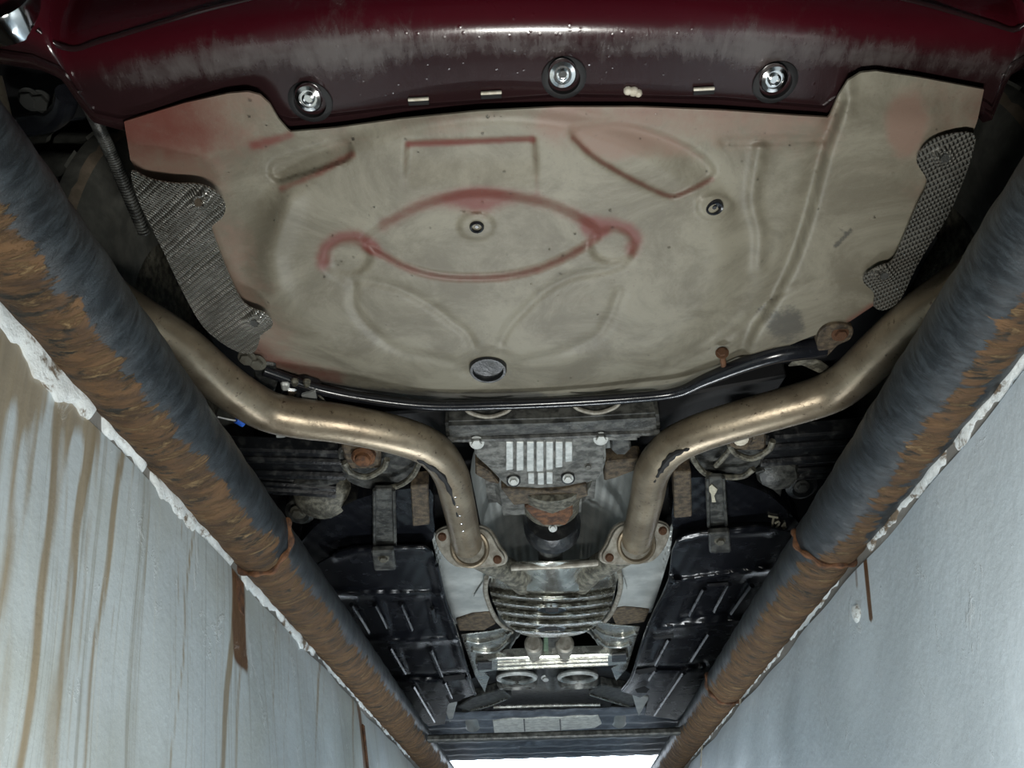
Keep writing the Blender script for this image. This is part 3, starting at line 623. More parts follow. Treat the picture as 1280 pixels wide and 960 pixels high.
# --- heat shields beside the pan
SH_L = curve2([(164, 214), (185, 223), (215, 229), (246, 230), (264, 236), (277, 247), (282, 260), (277, 273), (265, 283), (268, 296), (276, 318), (286, 343), (301, 374), (314, 385), (330, 391), (340, 401), (339, 410), (327, 418), (323, 430), (318, 440), (304, 442), (282, 432), (256, 411), (238, 383), (220, 348), (203, 312), (188, 282), (172, 248)], 3, True)
SH_R = curve2([(1147, 206), (1148, 194), (1160, 179), (1182, 169), (1217, 167), (1216, 192), (1204, 227), (1186, 268), (1170, 294), (1156, 316), (1142, 341), (1129, 369), (1118, 382), (1104, 388), (1092, 383), (1093, 367), (1080, 354), (1081, 344), (1098, 333), (1116, 325), (1132, 290), (1146, 258), (1159, 228)], 3, True)
def shz(b1, b2):
    def f(u, v):
        z = np.full(u.shape, .183) + .0012 * np.sin(u * .09 + v * .13)
        for b in (b1, b2): z -= .005 * (1 - ss(6, 18, np.hypot(u - b[0], (v - b[1]) * 1.2))) - .006 * (1 - ss(3, 8, np.hypot(u - b[0], v - b[1])))
        return z
    return f
hl = sheet('heat_shield', SH_L, shz((249, 252), (318, 402)), 2.6, .0015, m_foil, car, 'shiny dimpled foil heat shield left of the pan')
hr = sheet('heat_shield', SH_R, shz((1180, 196), (1104, 343)), 2.6, .0015, m_foil2, car, 'dusty dimpled foil heat shield right of the pan')
for (u, v, p, m) in ((248, 251, hl, m_rustmud), (318, 402, hl, m_grey), (1180, 196, hr, m_grey), (1104, 343, hr, m_grey)):
    bolt(W(u, v, .184), .0055, DN, m, p)
# ribbed strip by the left tyre
P = catmull([W(110, 130, .25), W(124, 160, .24), W(140, 195, .235), (W(158, 238, .232)), W(180, 290, .228)], 14)
st = tube('ribbed_edge_strip', [tuple(p) for p in P[::6]], .0055, m_grey, car, 'ribbed silver edging beside the left tyre', seg=10)
T, U_, V_ = frames(P)
vs = []; fs = []
for i in range(len(P)):
    b = len(vs)
    for s in (-.3, .3):
        for k in range(10):
            a = 2 * math.pi * k / 10; vs.append(P[i] + T[i] * (s * .0035) + .0072 * (math.cos(a) * U_[i] + math.sin(a) * V_[i]))
    fs += [(b + k, b + (k + 1) % 10, b + 10 + (k + 1) % 10, b + 10 + k) for k in range(10)] + [tuple(b + k for k in range(10)), tuple(b + 10 + k for k in range(10))]
o = obj('ribs', fixed('ribs', vs, fs), m_grey, st); o['kind'] = 'stuff'

# --- wheels
def tyre_me(side):
    """axis along x; side = +1 when the inner face looks towards -x"""
    seg = 120; W2 = .112
    prof = [(-W2 + .014, .15), (-W2 + .004, .20), (-W2 - .006, .25), (-W2 - .008, .275), (-W2 - .003, .302), (-W2 + .006, .318), (-W2 + .014, .327), (-W2 + .030, .330), (-W2 + .031, .334), (-.040, .336), (-.039, .328), (-.031, .328), (-.030, .336), (.030, .336), (.031, .328), (.039, .328), (.040, .336), (W2 - .031, .334), (W2 - .030, .330), (W2 - .014, .327), (W2 - .006, .318), (W2 + .003, .302), (W2 + .008, .275), (W2 + .006, .25), (W2 - .004, .20), (W2 - .014, .15)]
    vs = []; n = len(prof)
    for k in range(seg):
        a = 2 * math.pi * k / seg
        for (x, r) in prof:
            if r > .3335 and (k % 4 == 0): r -= .009
            if .326 <= r < .3335 and abs(x) > W2 - .02 and (k % 4 == 0): r -= .004
            vs.append((x, r * math.cos(a), r * math.sin(a)))
    fs = [(k * n + i, k * n + i + 1, ((k + 1) % seg) * n + i + 1, ((k + 1) % seg) * n + i) for k in range(seg) for i in range(n - 1)]
    return fixed('tyre', vs, fs)
ty = tyre_me(1); ty.materials.append(m_rubber); ty.materials.append(m_tyreedge)
for p in ty.polygons:
    r = math.hypot(p.center.y, p.center.z)
    if .3195 < r < .331 and abs(p.center.x) > .094: p.material_index = 1
rim_me = lathe_me('rim', [(.212, -.10), (.20, -.098), (.185, -.05), (.17, .02), (.165, .06), (.06, .075), (.035, .09), (0, .09)], (0, 0, 0), (1, 0, 0), 40)
for me in (ty, rim_me): me.polygons.foreach_set('use_smooth', [True] * len(me.polygons)); me.set_sharp_from_angle(angle=R(40))
rim_me.materials.append(m_mudsteel)
def wheel(x, y, s, label):
    w = bpy.data.objects.new('wheel', ty); col.objects.link(w); w.parent = car; w.matrix_parent_inverse = Matrix.Translation(-car.location)
    w.location = (x, y, .336); w.scale = (1.04, 1.06, 1.06); w['label'] = label
    r = bpy.data.objects.new('wheel_rim', rim_me); col.objects.link(r); r.parent = w; r.scale = (s, 1, 1)
    return w
wheel(XC - .712, .98, -1, 'dusty black tyre on the left of the pan'); wheel(XC + .712, .98, 1, 'dusty black tyre on the right of the pan')
wheel(XC - .735, 3.55, -1, 'front tyre on the left'); wheel(XC + .735, 3.55, 1, 'front tyre on the right')
# wheel arch liner pieces by the left corner
pxtube('liner_edge', [(30, 158, .30), (60, 152, .30), (78, 138, .29), (84, 118, .28)], .012, m_gloss, car, 'dark blue-black liner edge')
for (u, v) in ((38, 124), (53, 127)): bolt(W(u, v, .30), .009, DN, m_grey, car, 'liner_screw')

# --- exhaust
RE = .0305
EXL = [(222, 431, .166), (268, 470, .166), (300, 494, .166), (335, 514, .166), (375, 523, .166), (430, 530, .166), (500, 545, .167), (540, 562, .168), (562, 590, .168), (572, 625, .168), (584, 680, .168)]
EXR = [(1156, 390, .166), (1105, 434, .166), (1065, 472, .166), (1035, 492, .166), (985, 508, .166), (935, 522, .166), (875, 541, .167), (838, 560, .168), (816, 588, .168), (808, 625, .168), (796, 676, .168)]
exl = pxtube('exhaust_pipe', EXL, RE, m_exh, car, 'bent brownish steel exhaust pipe, left one of the pair', seg=28, n=8, pre=[(-.545, .42, .23), (-.545, .50, .18), (-.535, .60, .166), (-.508, .69, .166)])
exr = pxtube('exhaust_pipe', EXR, RE, m_exh, car, 'bent brownish steel exhaust pipe, right one of the pair', seg=28, n=8, pre=[(.585, .42, .23), (.583, .50, .18), (.575, .60, .166), (.548, .69, .166)])
# thin dark line along the inside of each elbow
def mark(pts, par):
    P = [W(*p) for p in pts]; tube('mark', P, .004, m_dark, par, 'dark jagged line along the bend', seg=8, n=6, rfun=lambda s: .0042 * (.35 + math.sin(math.pi * min(1, s * 1.1 + .05)) + .3 * math.sin(s * 40)))
mark([(512, 568, .141), (530, 577, .140), (552, 594, .139), (565, 620, .139), (572, 645, .139)], exl)
mark([(862, 560, .141), (840, 570, .140), (826, 588, .139), (818, 602, .139)], exr)
for (u, v) in ((569, 622), (572, 634), (575, 645), (577, 655), (579, 664)):
    p = W(u, v, .137); lathe('drop', [(.0022, -.001), (.002, .001), (.001, .0022), (0, .0025)], p, (0, -.3, -1), m_water, exl, seg=8)
# muffler flange: rounded triangular plate square to the pipe, with two bolts
def flange(c, s, par):
    ax = Vector((0.10 * s, -.80, -.60)).normalized(); ux = Vector((1, 0, 0)); ux = (ux - ax * ux.dot(ax)).normalized(); uy = ax.cross(ux)
    if uy.z < 0: uy = -uy
    for name, k, d0, d1, mt in (('flange', 1.0, 0, .008, m_flange), ('gasket_flange', 1.06, -.016, -.004, m_flange)):
        pts2 = curve2([(-.070, .026), (-.052, .040), (-.02, .043), (.02, .041), (.042, .03), (.058, .0), (.070, -.018), (.066, -.034), (.040, -.040), (.0, -.041), (-.035, -.036), (-.062, -.006)], 4, True)
        vs = []
        for d in (d0, d1):
            for (a, b) in pts2: vs.append(np.array(Vector(c) + ux * (a * s * -1 * k if s > 0 else a * k) + uy * (b * k) + ax * d))
        n = len(pts2); fs = [tuple(range(n)), tuple(range(2 * n - 1, n - 1, -1))] + [(i, (i + 1) % n, n + (i + 1) % n, n + i) for i in range(n)]
        obj(name, fixed(name, vs, fs, .0015, 1), mt, par, 'pale steel exhaust flange plate', ang=30)
    for (a, b) in ((.056, -.024), (-.056, .024)):
        p = Vector(c) + ux * (a * (-s)) + uy * b + ax * .008; bolt(tuple(p), .0075, tuple(ax), m_rust, par, h=.5, washer=1.2)
    tor = [Vector(c) + ax * .010 + (ux * math.cos(t) + uy * math.sin(t)) * .036 for t in np.linspace(0, 2 * math.pi, 25)]
    tube('weld_ring', [tuple(p) for p in tor], .005, m_exh, par, seg=8, n=2)
flange(W(588, 684, .168), -1, exl); flange(W(794, 679, .168), 1, exr)
pxtube('link_pipe', [(590, 690, .175), (608, 700, .18), (640, 716, .185), (660, 735, .19)], .028, m_mudsteel, exl, 'short dirty link pipe', seg=18)
pxtube('link_pipe', [(792, 684, .175), (774, 694, .18), (742, 712, .185), (722, 732, .19)], .028, m_mudsteel, exr, 'short dirty link pipe', seg=18)

# --- black tube along the front edge of the pan
pxtube('black_tube', [(330, 463, .212), (400, 487, .209), (470, 500, .206), (540, 507, .204), (620, 506, .203), (700, 503, .202), (780, 498, .202), (845, 491, .202), (885, 474, .200), (930, 456, .198), (975, 442, .197), (1030, 434, .200)], .0115, m_gloss, car, 'glossy black tube along the front edge of the pan', seg=18, rfun=lambda s: .0085 + .007 * max(0, s - .62) / .38)
cl = prism('tube_clamp', curve2([(1022, 424), (1030, 411), (1048, 406), (1066, 410), (1064, 424), (1048, 432), (1034, 446), (1024, 444)], 3, True), .188, .05, m_rustmud, car, 'mud-caked rusty clamp at the end of the black tube')
bolt(W(1050, 417, .187), .008, DN, m_rust, cl)
prism('clamp_bracket', [(985, 459), (993, 450), (1012, 449), (1026, 452), (1040, 462), (1030, 470), (1015, 463), (1002, 457)], .195, .004, m_mudsteel, car, 'pale bent bracket')
# --- rear subframe
sub = prism('subframe_crossmember', [(556, 530), (700, 526), (824, 519), (826, 541), (700, 548), (558, 551)], .192, .05, m_grey, car, 'grey-black box crossmember ahead of the pan', bevel=.006, seg=2)
for v, r, z in ((534, .005, .200), (546, .006, .192)): pxtube('ridge', [(560, v + 3, z), (640, v + 1, z - .001), (720, v - 2, z - .001), (824, v - 6, z)], r, m_grey, sub, seg=8)
for u, v in ((610, 508), (745, 503)):
    bs = pxtube('bushing', [(u - 31, v - 1, .213), (u - 22, v + 8, .2055), (u, v + 13, .2015), (u + 22, v + 7, .2055), (u + 31, v - 2, .213)], .0035, m_flange, sub, 'curved pale rim of a rubber bushing', seg=8)
prism('subframe_arm', [(440, 520), (560, 512), (562, 552), (520, 560), (470, 545)], .24, .06, m_dark, car, 'dark subframe arm behind the left pipe', bevel=.004)
prism('subframe_arm', [(820, 500), (905, 484), (985, 470), (960, 510), (880, 530), (824, 548)], .24, .06, m_dark, car, 'dark subframe arm behind the right pipe', bevel=.004)
box('subframe_plate', (XC, 1.05, .34), (1.1, .5, .04), m_dark, car)
# --- differential
dif = prism('differential_cover', [(590, 548), (700, 546), (800, 540), (800, 552), (756, 552), (758, 575), (752, 598), (735, 605), (700, 610), (660, 612), (632, 609), (612, 588), (594, 572)], .192, .05, m_cast, car, 'cast aluminium differential cover with pale cooling fins', bevel=.005, seg=2)
for k, (u, b) in enumerate(zip((637, 650, 663, 675, 687, 699, 711), (588, 589, 590, 590, 588, 585, 578))):
    prism('fin', [(u - 4.6, 553), (u + 4.6, 553), (u + 4.6, b - 1), (u - 4.6, b)], .184, .010, m_fin, dif, bevel=.0012)
for u, t, b in ((664, 592, 605), (676, 592, 606), (687, 591, 605)): prism('fin', [(u - 4, t), (u + 4, t), (u + 4, b), (u - 4, b)], .184, .012, m_fin, dif, bevel=.001)
for u, v in ((642, 601), (710, 598)):
    c = W(u, v, .186); lathe('bolt_recess', [(.0125, -.006), (.0125, .002), (.010, .003), (.0095, -.004), (0, -.004)], c, (0, -.5, -1), m_blackp, dif, seg=20); bolt(W(u, v, .184), .0068, (0, -.6, -1), m_fin, dif)
for u, v in ((596, 553), (751, 548)): bolt(W(u, v, .186), .0085, (0, -.6, -1), m_fin, dif)
bolt(W(735, 583, .190), .005, (0, -.6, -1), m_cast, dif)
c = W(675, 580, .28); box('differential_housing', (c[0], 1.36, .285), (.22, .24, .12), m_cast, car, 'cast differential housing', bevel=.03, seg=3)
c = W(690, 632, .212)
lathe('pinion_nose', [(.085, -.10), (.083, -.06), (.068, -.02), (.064, .02), (.064, .06), (.050, .075), (.035, .08), (0, .08)], c + np.array([0, .0, .045]), (0, 1, 0), m_mudsteel, car, 'muddy differential nose', seg=40)
prism('rust_band', [(626, 611), (690, 615), (733, 606), (735, 620), (712, 628), (690, 634), (670, 629), (642, 632)], .186, .02, m_rustmud, car, 'rusty mud band below the cover', bevel=.002)
prism('flange_face', [(655, 635), (676, 629), (690, 634), (716, 627), (716, 645), (708, 657), (678, 657), (666, 648)], .190, .02, m_rust, car, 'rust-brown pinion flange', bevel=.004)
lathe('pinion_collar', [(.052, -.02), (.060, .0), (.060, .03), (.045, .045), (0, .045)], W(690, 652, .225), (0, 1, 0), m_blackp, car, 'dark round pinion collar', seg=32)
bolt(W(691, 660, .190), .006, (0, -.7, -.7), m_fin, car)
lathe('propeller_shaft', [(.030, -.05), (.030, .0), (.028, .02), (.028, 1.2), (0, 1.2)], W(688, 682, .215), (0, 1, 0), m_grey, car, 'grey propeller shaft end', seg=28)
for pts in ([(594, 580), (612, 590), (625, 606), (612, 604), (594, 594)], [(757, 578), (800, 574), (806, 584), (770, 598), (755, 602)]): prism('cover_bracket', pts, .20, .03, m_rustmud, car, 'muddy bracket beside the cover', bevel=.003)
prism('vibration_damper', [(764, 546), (788, 545), (789, 562), (782, 569), (770, 569), (763, 562)], .195, .05, m_grey, car, 'grey octagonal damper', bevel=.003)
# --- tunnel heat shield
def surf(name, xs, ys, zf, th, mat, parent, label=None, ang=50):
    X, Y = np.meshgrid(xs, ys); Z = zf(X, Y); n = len(xs); m = len(ys)
    V = np.stack([X, Y, Z], -1).reshape(-1, 3); V2 = V + np.array([0, 0, th]); N = len(V)
    fs = [(i * n + j, i * n + j + 1, (i + 1) * n + j + 1, (i + 1) * n + j) for i in range(m - 1) for j in range(n - 1)]
    rim = [(j, j + 1, j + 1 + N, j + N) for j in range(n - 1)] + [((m - 1) * n + j, (m - 1) * n + j + 1, (m - 1) * n + j + 1 + N, (m - 1) * n + j + N) for j in range(n - 1)]
    rim += [(i * n, (i + 1) * n, (i + 1) * n + N, i * n + N) for i in range(m - 1)] + [(i * n + n - 1, (i + 1) * n + n - 1, (i + 1) * n + n - 1 + N, i * n + n - 1 + N) for i in range(m - 1)]
    return obj(name, fixed(name, np.vstack([V, V2]), fs + [tuple(q + N for q in f) for f in fs] + rim), mat, parent, label, ang=ang)
def tun(x, y):
    d = np.abs(x - .028); z = .205 + .135 * np.sqrt(np.clip(1 - (d / .150) ** 2, 0, 1)); return z + .0018 * np.sin(np.arctan2(z - .2, x - .028) * 40) * ss(.03, .1, d)
surf('tunnel_heat_shield', np.linspace(-.122, .178, 120), np.linspace(1.22, 2.5, 40), tun, .002, m_alu, car, 'silver arched tunnel heat shield')
sl = sheet('shield_panel', [(538, 664), (548, 668), (562, 684), (586, 702), (612, 704), (640, 716), (612, 722), (606, 738), (612, 760), (620, 778), (568, 780), (558, 752), (548, 712)], lambda u, v: .197 - .003 * np.sin((u - v * .35) * 1.6) * ss(560, 545, u) + .012 * ss(765, 785, v), 2.2, .002, m_alu, car, 'bare aluminium shield panel below the left flange')
sr = sheet('shield_panel', [(842, 652), (836, 662), (818, 684), (794, 694), (768, 692), (745, 704), (770, 716), (778, 732), (772, 756), (764, 768), (814, 766), (826, 730), (838, 690)], lambda u, v: .197 - .003 * np.sin((u + v * .35) * 1.6) * ss(820, 835, u) + .012 * ss(755, 775, v), 2.2, .002, m_alu, car, 'bare aluminium shield panel below the right flange')
for s, pts in ((sl, [(570, 776), (590, 768), (612, 766), (620, 780), (606, 788), (574, 789)]), (sr, [(762, 764), (780, 760), (800, 762), (812, 764), (806, 778), (770, 782)])): prism('rusty_lip', pts, .192, .012, m_rustmud, s, 'brown rusty lip', bevel=.003)
for s, pts in ((sl, [(592, 746), (603, 746), (605, 726), (597, 738)]), (sr, [(772, 738), (784, 737), (780, 722), (773, 726)])): prism('shield_tab', pts, .190, .004, m_alu, s, bevel=.001)
# --- ribbed resonator shell
RES = curve2([(622, 706), (700, 703), (764, 700), (771, 716), (768, 740), (760, 765), (742, 784), (716, 795), (665, 796), (640, 786), (624, 768), (614, 745), (611, 722)], 4, True)
def res_z(u, v):
    x = (u - 691) / 80; y = (v - 752) / 46
    z = .152 + .050 * np.clip(x * x, 0, 1.3) + .020 * np.clip(-y, 0, 1.2) ** 2 + .030 * np.clip(y - .4, 0, 1) ** 2
    vv = v + 9 * x * x; rib = np.where(vv > 741, .0085 * np.sin((vv - 741) / 10.6 * 2 * np.pi), 0.0)
    pocket = .014 * (np.exp(-(((u - 645) / 20) ** 2 + ((v - 722) / 10) ** 2)) + np.exp(-(((u - 738) / 20) ** 2 + ((v - 720) / 10) ** 2)))
    return z + rib + pocket
res = sheet('exhaust_resonator', RES, res_z, 1.3, .004, m_bright, car, 'shiny ribbed aluminium resonator shell', ang=70)
pxtube('rolled_edge', [(612, 712, .180), (650, 709, .176), (700, 707, .174), (740, 704, .176), (776, 700, .180)], .0075, m_flange, res, 'rolled front edge', seg=12)
pxtube('side_rim', [(608, 722, .185), (607, 740, .19), (613, 760, .19), (624, 778, .195), (640, 790, .2)], .006, m_flange, res, seg=10)
pxtube('side_rim', [(774, 714, .185), (776, 732, .19), (770, 754, .19), (760, 772, .195), (744, 786, .2)], .006, m_flange, res, seg=10)
for u, v in ((690, 763), (689, 787)):
    zc = float(res_z(np.array([float(u)]), np.array([float(v)]))[0]) - .011
    pl_ = prism('diamond_bracket', curve2([(u - 20, v), (u - 8, v - 4), (u, v - 5), (u + 8, v - 4), (u + 20, v), (u + 8, v + 4), (u, v + 5), (u - 8, v + 4)], 2, True), zc, .01, m_chrome, res, 'bright diamond-shaped bracket', bevel=.002)
    prism('slot', [(u - 8, v - 2), (u + 8, v - 2), (u + 8, v + 2), (u - 8, v + 2)], zc - .001, .002, m_dark, res, bevel=.0004)
for u in (667, 706):
    c = W(u, 806, .185); lathe('twin_pipe', [(.020, -.02), (.026, -.015), (.026, .02), (.023, .025), (.023, .12), (0, .12)], c, (0, 1, .05), m_flange, res, 'small silver pipe stub', seg=22)
prism('green_spacer', [(680, 796), (694, 796), (695, 816), (679, 816)], .19, .03, m_green, res, 'greenish spacer block', bevel=.002)
# --- silver stepped brackets and crossbar
for pts, rid in (([(576, 794), (612, 790), (628, 786), (640, 792), (632, 806), (622, 818), (606, 822), (600, 836), (612, 846), (606, 866), (594, 846)], [(582, 800, 600, 803, 626, 796, 634, 790), (590, 812, 605, 815, 622, 812, 636, 800)]),
                 ([(800, 784), (768, 782), (752, 778), (738, 786), (748, 800), (756, 812), (774, 816), (780, 828), (764, 836), (770, 852), (784, 836)], [(796, 790, 778, 796, 756, 792, 742, 784), (788, 804, 775, 808, 757, 806, 745, 796)])):
    b_ = prism('stepped_bracket', pts, .19, .006, m_bright, car, 'silver stepped bracket beside the resonator', bevel=.002)
    for q in rid: pxtube('step_ridge', [(q[0], q[1], .188), (q[2], q[3], .187), (q[4], q[5], .188), (q[6], q[7], .189)], .007, m_bright, b_, seg=10)
cbm = prism('silver_crossmember', [(594, 830), (620, 824), (700, 821), (762, 819), (786, 822), (784, 830), (760, 833), (700, 836), (622, 838), (598, 842)], .172, .03, m_bright, car, 'bright silver crossmember ahead of the resonator', bevel=.004)
for v in (825, 829, 834): pxtube('pressed_line', [(622, v + 3, .171), (690, v, .170), (760, v - 3, .171)], .0035, m_bright, cbm, seg=8)
for u, v in ((606, 833), (774, 823)): prism('clip', [(u - 9, v - 4), (u + 9, v - 5), (u + 9, v + 4), (u - 9, v + 5)], .168, .006, m_blackp, cbm, 'dark clip', bevel=.001)
# --- front running gear
fs_ = prism('front_subframe', [(584, 850), (620, 836), (770, 832), (806, 850), (830, 905), (690, 918), (548, 916), (560, 880)], .215, .05, m_blackp, car, 'dark front subframe plate', bevel=.004)
for u, v in ((646, 851), (722, 850)):
    c = W(u, v - 4, .20); lathe('round_mount', [(.068, -.05), (.068, .0), (.066, .022), (.058, .034), (.050, .034), (.042, .020), (.028, .020), (.02, .024), (0, .024)], c, (0, .15, -1), m_cast, fs_, 'round grey mount with bright rim', seg=36)
    c2 = W(u, v, .168); tor = [tuple(W(u, v - 4, .172) + np.array([.058 * math.cos(t), .058 * math.sin(t), 0])) for t in np.linspace(0, 2 * math.pi, 33)]
    tube('mount_rim', tor, .008, m_fin, fs_, seg=8, n=1)
bolt(W(682, 847, .20), .011, DN, m_fin, fs_)
for pts, ln in (([(572, 884), (590, 872), (626, 862), (640, 872), (612, 884), (588, 890)], [(588, 888, .184), (612, 882, .183), (634, 873, .183)]), ([(806, 872), (786, 862), (752, 856), (736, 866), (764, 878), (788, 884)], [(737, 868, .183), (762, 876, .183), (786, 883, .184)])):
    a_ = prism('front_control_arm', pts, .186, .03, m_grey, car, 'dark front control arm with a bright edge', bevel=.004); pxtube('bright_edge', ln, .004, m_bright, a_, seg=8)
for u, v in ((590, 898), (774, 893)):
    lathe('stub_sleeve', [(.032, -.07), (.032, .05), (.026, .06), (0, .06)], W(u, v, .195), (0, 1, -.25), m_alu, fs_, 'pale round sleeve', seg=22)
for pts in ([(553, 878), (572, 876), (566, 900), (562, 904)], [(790, 868), (812, 872), (802, 890), (798, 896)]): prism('triangular_gusset', pts, .170, .02, m_alu, fs_, 'pale triangular gusset', bevel=.003)
pxtube('bright_rail', [(617, 884, .19), (690, 882, .19), (750, 881, .19)], .006, m_bright, fs_, seg=8)
wp = prism('skid_plate', [(616, 902), (640, 899), (700, 897), (748, 895), (752, 905), (744, 910), (700, 913), (650, 916), (618, 917)], .165, .008, m_skid, car, 'pale scratched skid plate', bevel=.002)
for u in (655, 700): pxtube('plate_line', [(u, 899, .164), (u + 1, 914, .164)], .003, m_cast, wp, seg=6, smooth_path=False)
ft = surf('front_undertray', np.linspace(-.50, .56, 30), np.linspace(3.05, 4.12, 80), lambda x, y: .175 + .006 * np.sin(y * 42) + .015 * ss(3.9, 4.12, y) + .002 * np.sin(x * 50 + y * 9), .006, m_fronttray, car, 'ribbed undertray at the front of the car, blue sky sheen in its colour')
# --- side undertrays
def tray(name, outer, steps, ribs, inner_lip, label, holes, bumps):
    def zf(u, v):
        z = np.full(u.shape, .166)
        for L, h, w in steps: z += h * near(u, v, L, w)
        for P_, h in bumps: z += h * emb(u, v, P_, 3)
        z -= .010 * ss(14, 2, dline(u, v, inner_lip)); z += .0003 * np.sin(u * .35 + v * .2)
        return z
    t = sheet(name, outer, zf, 2.4, .004, m_black, car, label)
    for a, b in ribs:
        pa = W(*a, .155); pb = W(*b, .155); tube('rib', [pa, (pa + pb) / 2, pb], .006, m_black, t, 'thin raised rib', seg=6, n=2)
    pxtube('edge_bead', [(u, v, .156) for u, v in inner_lip], .0045, m_black, t, seg=8)
    for h in holes: prism('tray_hole', h, .154, .002, m_dark, t, 'dark opening in the tray', bevel=.0005)
    return t
tl = tray('side_undertray', [(396, 706), (424, 690), (444, 686), (530, 683), (540, 690), (546, 706), (556, 748), (570, 790), (584, 838), (594, 868), (560, 880), (556, 905), (536, 908), (505, 880), (440, 780)],
     [([(415, 742), (480, 743), (552, 742)], -.008, 4), ([(440, 802), (500, 802), (572, 798)], -.009, 4), ([(470, 846), (540, 846), (585, 842)], .012, 3), ([(420, 697), (446, 690), (530, 687)], -.006, 4)],
     [((500, 755), (514, 787)), ((468, 756), (482, 784)), ((439, 756), (460, 790)), ((487, 810), (506, 842)), ((538, 812), (552, 845)), ((516, 858), (542, 902)), ((555, 853), (564, 872)), ((540, 760), (544, 776))],
     [(546, 706), (556, 748), (570, 790), (584, 838), (594, 868)], 'wet black ribbed undertray on the left of the tunnel', [[(557, 870), (570, 868), (582, 870), (576, 876), (562, 879)], [(552, 846), (582, 843), (580, 849), (556, 852)]], [([(480, 752), (535, 750), (542, 790), (490, 792)], .006), ([(500, 810), (534, 808), (548, 844), (512, 846)], .006)])
tr = tray('side_undertray', [(1000, 668), (970, 662), (950, 658), (860, 668), (846, 676), (840, 690), (836, 725), (820, 762), (806, 795), (790, 845), (776, 864), (800, 872), (812, 866), (806, 894), (846, 900), (890, 850), (960, 750)],
     [([(844, 727), (900, 719), (960, 712)], -.008, 4), ([(822, 786), (880, 780), (930, 776)], -.009, 4), ([(796, 835), (850, 834), (880, 830)], .012, 3), ([(848, 678), (880, 670), (960, 664)], -.006, 4)],
     [((880.6, 736), (863, 769)), ((911.5, 730), (894, 764)), ((940, 732), (915, 767)), ((837, 799), (820, 831)), ((887, 792), (865, 826)), ((855, 841), (819, 894)), ((884, 731), (910, 729)), ((820, 838), (812, 850))],
     [(840, 728), (820, 762), (806, 795), (790, 845), (778, 862)], 'wet black ribbed undertray on the right of the tunnel', [[(794, 862), (806, 858), (812, 862), (808, 866), (796, 866)], [(794, 838), (820, 834), (820, 840), (798, 843)], [(816, 797), (842, 793), (842, 797), (820, 800)]], [([(866, 732), (935, 726), (910, 770), (850, 774)], .006), ([(835, 796), (885, 790), (862, 828), (818, 832)], .006)])
# fuel tank ends with strap
def tank(outer, strap, foot, post, label, lab2):
    t = sheet('fuel_tank_cover', outer, lambda u, v: .190 + .0010 * np.sin(u * .3) * np.sin(v * .4), 3, .05, m_black, car, label)
    s = prism('strap', strap, .176, .010, m_grey, t, 'grey steel strap', bevel=.002); prism('strap_foot', foot, .155, .014, m_grey, t, 'grey strap foot', bevel=.003)
    (x0, y0), (x1, y1) = foot[0], foot[2]; bolt(W((x0 + x1) / 2, (y0 + y1) / 2 - 4, .154), .008, DN, m_mudsteel, t)
    for q in ((strap[0], strap[3]), (strap[1], strap[2])): pxtube('strap_edge', [(q[0][0], q[0][1], .175), ((q[0][0] + q[1][0]) / 2, (q[0][1] + q[1][1]) / 2, .175), (q[1][0], q[1][1], .175)], .0035, m_grey, t, seg=6)
    prism('post', post, .180, .03, m_rustmud, t, lab2, bevel=.002); return t
tank(curve2([(372, 690), (392, 660), (430, 632), (470, 617), (500, 612), (538, 612), (541, 640), (542, 672), (520, 680), (440, 682), (410, 700), (392, 716)], 3, True), [(468, 612), (492, 612), (494, 682), (468, 684)], [(464, 690), (492, 689), (495, 713), (468, 714)], [(513, 608), (535, 606), (537, 656), (516, 658)], 'black tank cover behind the left undertray', 'muddy upright plate')
tk = tank(curve2([(1002, 660), (985, 640), (960, 618), (925, 604), (890, 597), (848, 600), (842, 622), (840, 655), (850, 662), (900, 655), (960, 652), (985, 668)], 3, True), [(884, 597), (904, 597), (908, 656), (886, 658)], [(886, 668), (912, 666), (914, 691), (887, 692)], [(842, 590), (864, 590), (865, 646), (843, 648)], 'black tank cover behind the right undertray', 'muddy upright plate')
# chalk marking T24
for st_ in ([(961, 645), (966, 646), (972, 647)], [(967, 647), (966, 652), (965, 659)], [(969, 654), (973, 652), (974, 655), (970, 660), (976, 660)], [(981, 654), (977, 659), (983, 659)], [(981, 656), (980, 660), (978, 664)]):
    pxtube('chalk_stroke', [(u, v, .1875) for u, v in st_], .0022, m_chalk, tk, 'beige hand-painted T24 marking', seg=6, n=3)
prism('paint_splash', [(884, 611), (890, 606), (897, 612), (893, 620), (895, 628), (890, 628), (889, 618)], .1735, .002, m_chalk, tk, 'beige paint splash', bevel=.0004)
# --- suspension
def arm(u0, v0, u1, v1, h, label):
    p = prism('control_arm', [(u0, v0), (u1, v1), (u1, v1 + h), (u0, v0 + h)], .205, .03, m_blackp, car, label, bevel=.004)
    for k, r in ((.30, .007), (.78, .009)): pxtube('flange_ridge', [(u0, v0 + h * k, .203), ((u0 + u1) / 2, (v0 + v1) / 2 + h * k, .201), (u1, v1 + h * k, .203)], r, m_blackp, p, seg=8)
    return p
arm(280, 562, 432, 566, 36, 'dirty black control arm on the left'); arm(950, 548, 1100, 538, 38, 'dirty black control arm on the right')
arm(290, 598, 420, 606, 14, 'thin lower link on the left'); arm(975, 585, 1090, 578, 14, 'thin lower link on the right')
kl = prism('knuckle', curve2([(424, 562), (470, 556), (500, 560), (528, 580), (510, 600), (480, 614), (440, 606), (426, 590)], 3, True), .203, .05, m_grey, car, 'grimy casting behind the left elbow', bevel=.004)
